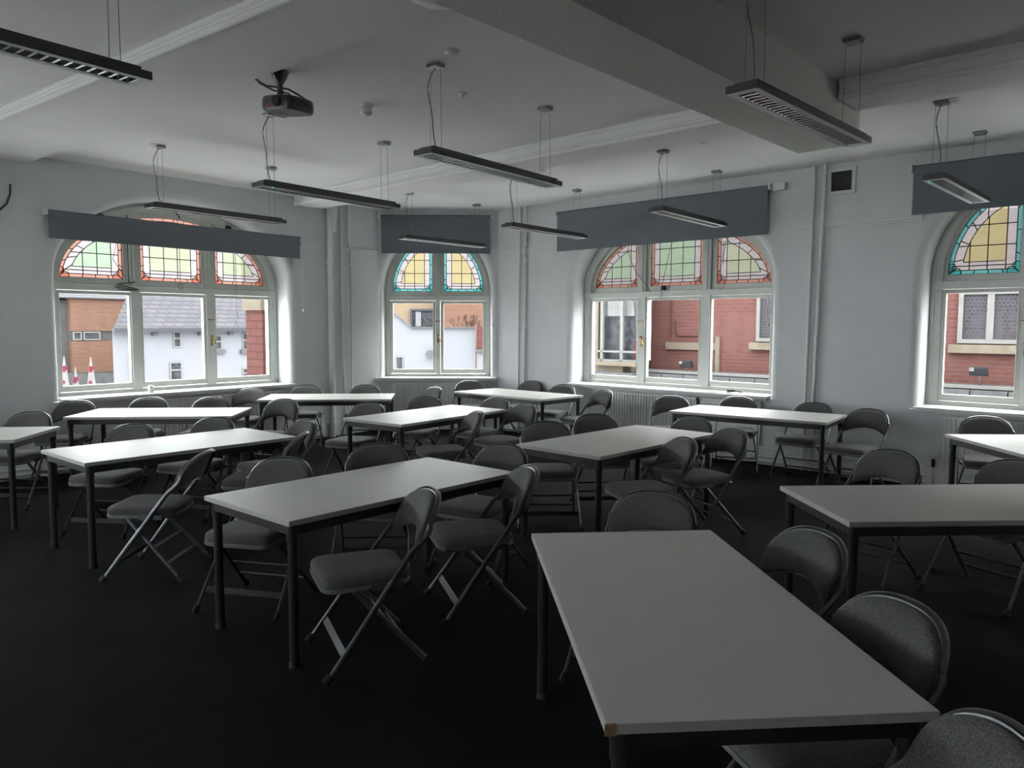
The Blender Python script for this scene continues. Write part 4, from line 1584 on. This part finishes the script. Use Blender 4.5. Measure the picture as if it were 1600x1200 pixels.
house_window(H4, WC, -1.78, -.80, -.12, .62, 19.95, sill=False, bars=0)
mb = MB()
ring_band(mb, WC, [(-1.82, EYE - .16), (-.76, EYE - .16), (-.76, EYE + .66), (-1.82, EYE + .66)], [(-1.74, EYE - .08), (-.84, EYE - .08), (-.84, EYE + .58), (-1.74, EYE + .58)], 19.85, 19.95)
part(mb, 'window_surround', M['gutter'], H4)
part(fb(WC, -1.60, -1.38, -.06, .55, 19.90, 19.93), 'curtain', M['curtain'], H4)
tag(H4, 'cream clad building with a dark framed window outside the corner window', 'building')
H5 = empty('red_brick_wall', WC.p(1, EYE + GZ, 19))
part(fb(WC, -.70, 6, GZ, 1.2, 19.5, 23), 'brickwork', M['orange'], H5, WC)
tag(H5, 'orange red brick wall with bare branches outside the corner window', 'wall')
TR = empty('bare_tree', WC.p(.7, EYE + GZ, 17))
mb = MB()
rnd = random.Random(3)
def branch(p, d, l, r, dep):
    q = p + d * l
    mb.tube([p, (p + q) / 2 + Vector((rnd.uniform(-.03, .03), 0, rnd.uniform(-.03, .03))), q], r, n=5)
    if dep:
        for _ in range(3):
            e = (d + Vector((rnd.uniform(-.6, .6), rnd.uniform(-.3, .3), rnd.uniform(-.1, .5)))).normalized()
            branch(q, e, l * .68, r * .6, dep - 1)
b0 = WC.p(.75, EYE + GZ, 17)
branch(b0, Vector((0, 0, 1)), 3.6, .06, 0)
branch(b0 + Vector((0, 0, 3.6)), Vector((-.1, 0, 1)).normalized(), .8, .03, 4)
branch(b0 + Vector((0, 0, 3.7)), Vector((.35, 0, 1)).normalized(), .7, .025, 4)
branch(b0 + Vector((0, 0, 3.5)), Vector((-.4, 0, 1)).normalized(), .7, .025, 4)
part(mb, 'branches', M['bark'], TR)
tag(TR, 'leafless branches against the red wall outside the corner window', 'tree')

# red brick building close to the right wall
H6 = empty('red_brick_building', WR.p(2, EYE + GZ, 6))
D6 = 6.0
part(fb(WR, -1.55, 16, GZ, 1.9, D6, D6 + 4), 'brick_wall', M['redb'], H6, WR)
part(fb(WR, -1.13, .05, -.51, -.36, D6 - .06, D6 + .02), 'stone_band', M['stone'], H6, WR)
part(fb(WR, .05, .14, -1.02, -.22, D6 - .05, D6 + .02), 'stone_strip', M['stone'], H6, WR)
mb = MB()
mb.tube([WR.p(-1.02, EYE + .6, D6 - .02), WR.p(-1.02, EYE - .26, D6 - .02)], .012, n=6)
mb.tube([WR.p(-.92, EYE + .1, D6 - .02), WR.p(-.90, EYE - .2, D6 - .02), WR.p(-.82, EYE - .22, D6 - .02), WR.p(-.2, EYE - .22, D6 - .02)], .014, n=6)
part(mb, 'recess_line', M['pierb'], H6, smooth=True)  # thin tubes standing in for recess lines in the brickwork
def stone_window(s0, s1, z0, z1, lights):
    mb = MB()
    o_ = [(s0, EYE + z0), (s1, EYE + z0), (s1, EYE + z1), (s0, EYE + z1)]
    f = .07
    i_ = [(s0 + f, EYE + z0 + f), (s1 - f, EYE + z0 + f), (s1 - f, EYE + z1 - f), (s0 + f, EYE + z1 - f)]
    ring_band(mb, WR, o_, i_, D6 - .05, D6 + .02)
    for k in range(1, lights):
        x = s0 + (s1 - s0) * k / lights
        mb.fbox(WR, x - .05, x + .05, EYE + z0, EYE + z1, D6 - .045, D6 + .02)
    w = part(mb, 'window', M['owhite'], H6)
    p = MB().fbox(WR, s0 + .03, s1 - .03, EYE + z0 + .03, EYE + z1 - .03, D6 - .015, D6 + .01).build('pane', M['lattice'], None)
    frame_uv(p, WR)
    for v in p.data.vertices:
        v.co -= H6.location
    p.parent = w
    part(fb(WR, s0 - .12, s1 + .12, z0 - .16, z0 - .02, D6 - .10, D6 + .02), 'stone_sill', M['stone'], H6, WR)
stone_window(.93, 1.85, -.31, .80, 2)
stone_window(4.49, 5.42, -.28, .60, 2)
part(fb(WR, -1.55, 16, -1.12, -.96, D6 - .45, D6), 'ledge', M['stoneg'], H6, WR)
mb = MB()
s = -1.4
while s < 8:
    mb.fbox(WR, s, s + .50, EYE - 1.34, EYE - 1.02, D6 - .60, D6 - .45)
    s += .52
part(mb, 'coping_stone', M['stoneg'], H6, WR)
part(fb(WR, -1.55, 16, -1.0, -.95, D6 - .50, D6 - .40), 'ledge_lip', M['owhite'], H6, WR)
tag(H6, 'red brick building with stone sills close outside the right wall windows', 'building')
def floodlight(s, z, lab):
    root = empty('floodlight', WR.p(s, EYE + z, D6 - .35))
    mb = MB()
    d0 = D6 - .45
    mb.hexa([WR.p(s - .13, EYE + z - .07, d0 + .02), WR.p(s + .13, EYE + z - .07, d0 + .02), WR.p(s + .13, EYE + z - .08, d0 + .16), WR.p(s - .13, EYE + z - .08, d0 + .16),
             WR.p(s - .13, EYE + z + .06, d0 - .03), WR.p(s + .13, EYE + z + .06, d0 - .03), WR.p(s + .11, EYE + z + .07, d0 + .13), WR.p(s - .11, EYE + z + .07, d0 + .13)])
    part(mb, 'lamp_body', M['flood'], root, bevel=.01)
    mb = MB().tube([WR.p(s + .02, EYE + z - .06, d0 + .05), WR.p(s + .02, EYE + z - .14, d0 + .05), WR.p(s + .02, EYE - .945, d0 + .08)], .014, n=7)
    part(mb, 'stem', M['stoneg'], root)
    mb = MB()
    mb.fbox(WR, s - .12, s - .05, EYE + z + .0, EYE + z + .06, d0 - .028, d0 - .02)
    part(mb, 'reflector', M['owhite'], root)
    tag(root, lab, 'floodlight', 'floodlights on the outside ledge')
floodlight(-.42, -.80, 'black floodlight on the ledge seen through the middle pane of the wide right window')
floodlight(4.90, -.72, 'black floodlight on the ledge seen through the right edge window')

# bay with curtains, left light of the wide right window
B1 = empty('bay_window_house', WR.p(-2, EYE + GZ, 5))
d5 = 5.0
part(fb(WR, -3.2, -1.6, GZ, -.78, d5, d5 + 1.4), 'wall_below', M['stone'], B1, WR)
part(fb(WR, -3.2, -2.26, -.78, 1.9, d5, d5 + 1.4), 'stone_jamb', M['stone'], B1, WR)
part(fb(WR, -3.2, -1.2, 1.0, 1.9, d5 - .02, d5 + .5), 'stone_head', M['stone'], B1, WR)
part(fb(WR, -2.3, -1.2, -.86, -.78, d5 - .12, d5 + .3), 'stone_sill', M['stone'], B1, WR)
part(fb(WR, -2.3, -1.2, -1.10, -1.0, d5 - .2, d5 + .3), 'lower_ledge', M['stoneg'], B1, WR)
mb = MB()
for s in (-2.20, -1.68, -1.26):
    mb.fbox(WR, s, s + .07, EYE - .78, EYE + 1.0, d5, d5 + .06)
mb.fbox(WR, -2.26, -1.19, EYE - .58, EYE - .54, d5, d5 + .06)
mb.fbox(WR, -2.26, -1.19, EYE - .78, EYE - .73, d5, d5 + .06)
w = part(mb, 'window', M['owhite'], B1)
g = MB().fbox(WR, -2.26, -1.19, EYE - .78, EYE + 1.0, d5 + .16, d5 + .2)
part(g, 'dark_interior', M['oglass'], B1)
mb = MB()
def drape(x_fn, z0, z1, d, n=24, m=14):
    vs = []
    for j in range(m + 1):
        z = z0 + (z1 - z0) * j / m
        a, b = x_fn(j / m)
        for i in range(n + 1):
            t = i / n
            vs.append(WR.p(a + (b - a) * t, EYE + z, d + .012 * math.sin(t * 38)))
    fs = [(j * (n + 1) + i, j * (n + 1) + i + 1, (j + 1) * (n + 1) + i + 1, (j + 1) * (n + 1) + i) for j in range(m) for i in range(n)]
    mb.add(vs, fs)
drape(lambda t: (-2.2, -1.2), .20, 1.0, d5 + .12)
drape(lambda t: (-1.30 - .22 * max(0, (t - .3)) / .7, -1.2), -.75, 1.0, d5 + .10)
part(mb, 'net_curtain', M['curtain'], B1)
mb = MB().tube([WR.p(-1.36, EYE - .34, d5 + .08), WR.p(-1.28, EYE - .30, d5 + .07), WR.p(-1.22, EYE - .26, d5 + .08)], .02, n=7)
mb.fbox(WR, -1.36, -1.30, EYE - .75, EYE - .35, d5 + .085, d5 + .095)
part(mb, 'curtain_tie', M['magenta'], B1)
tag(B1, 'stone bay window with white net curtains outside the left pane of the wide right window', 'house')
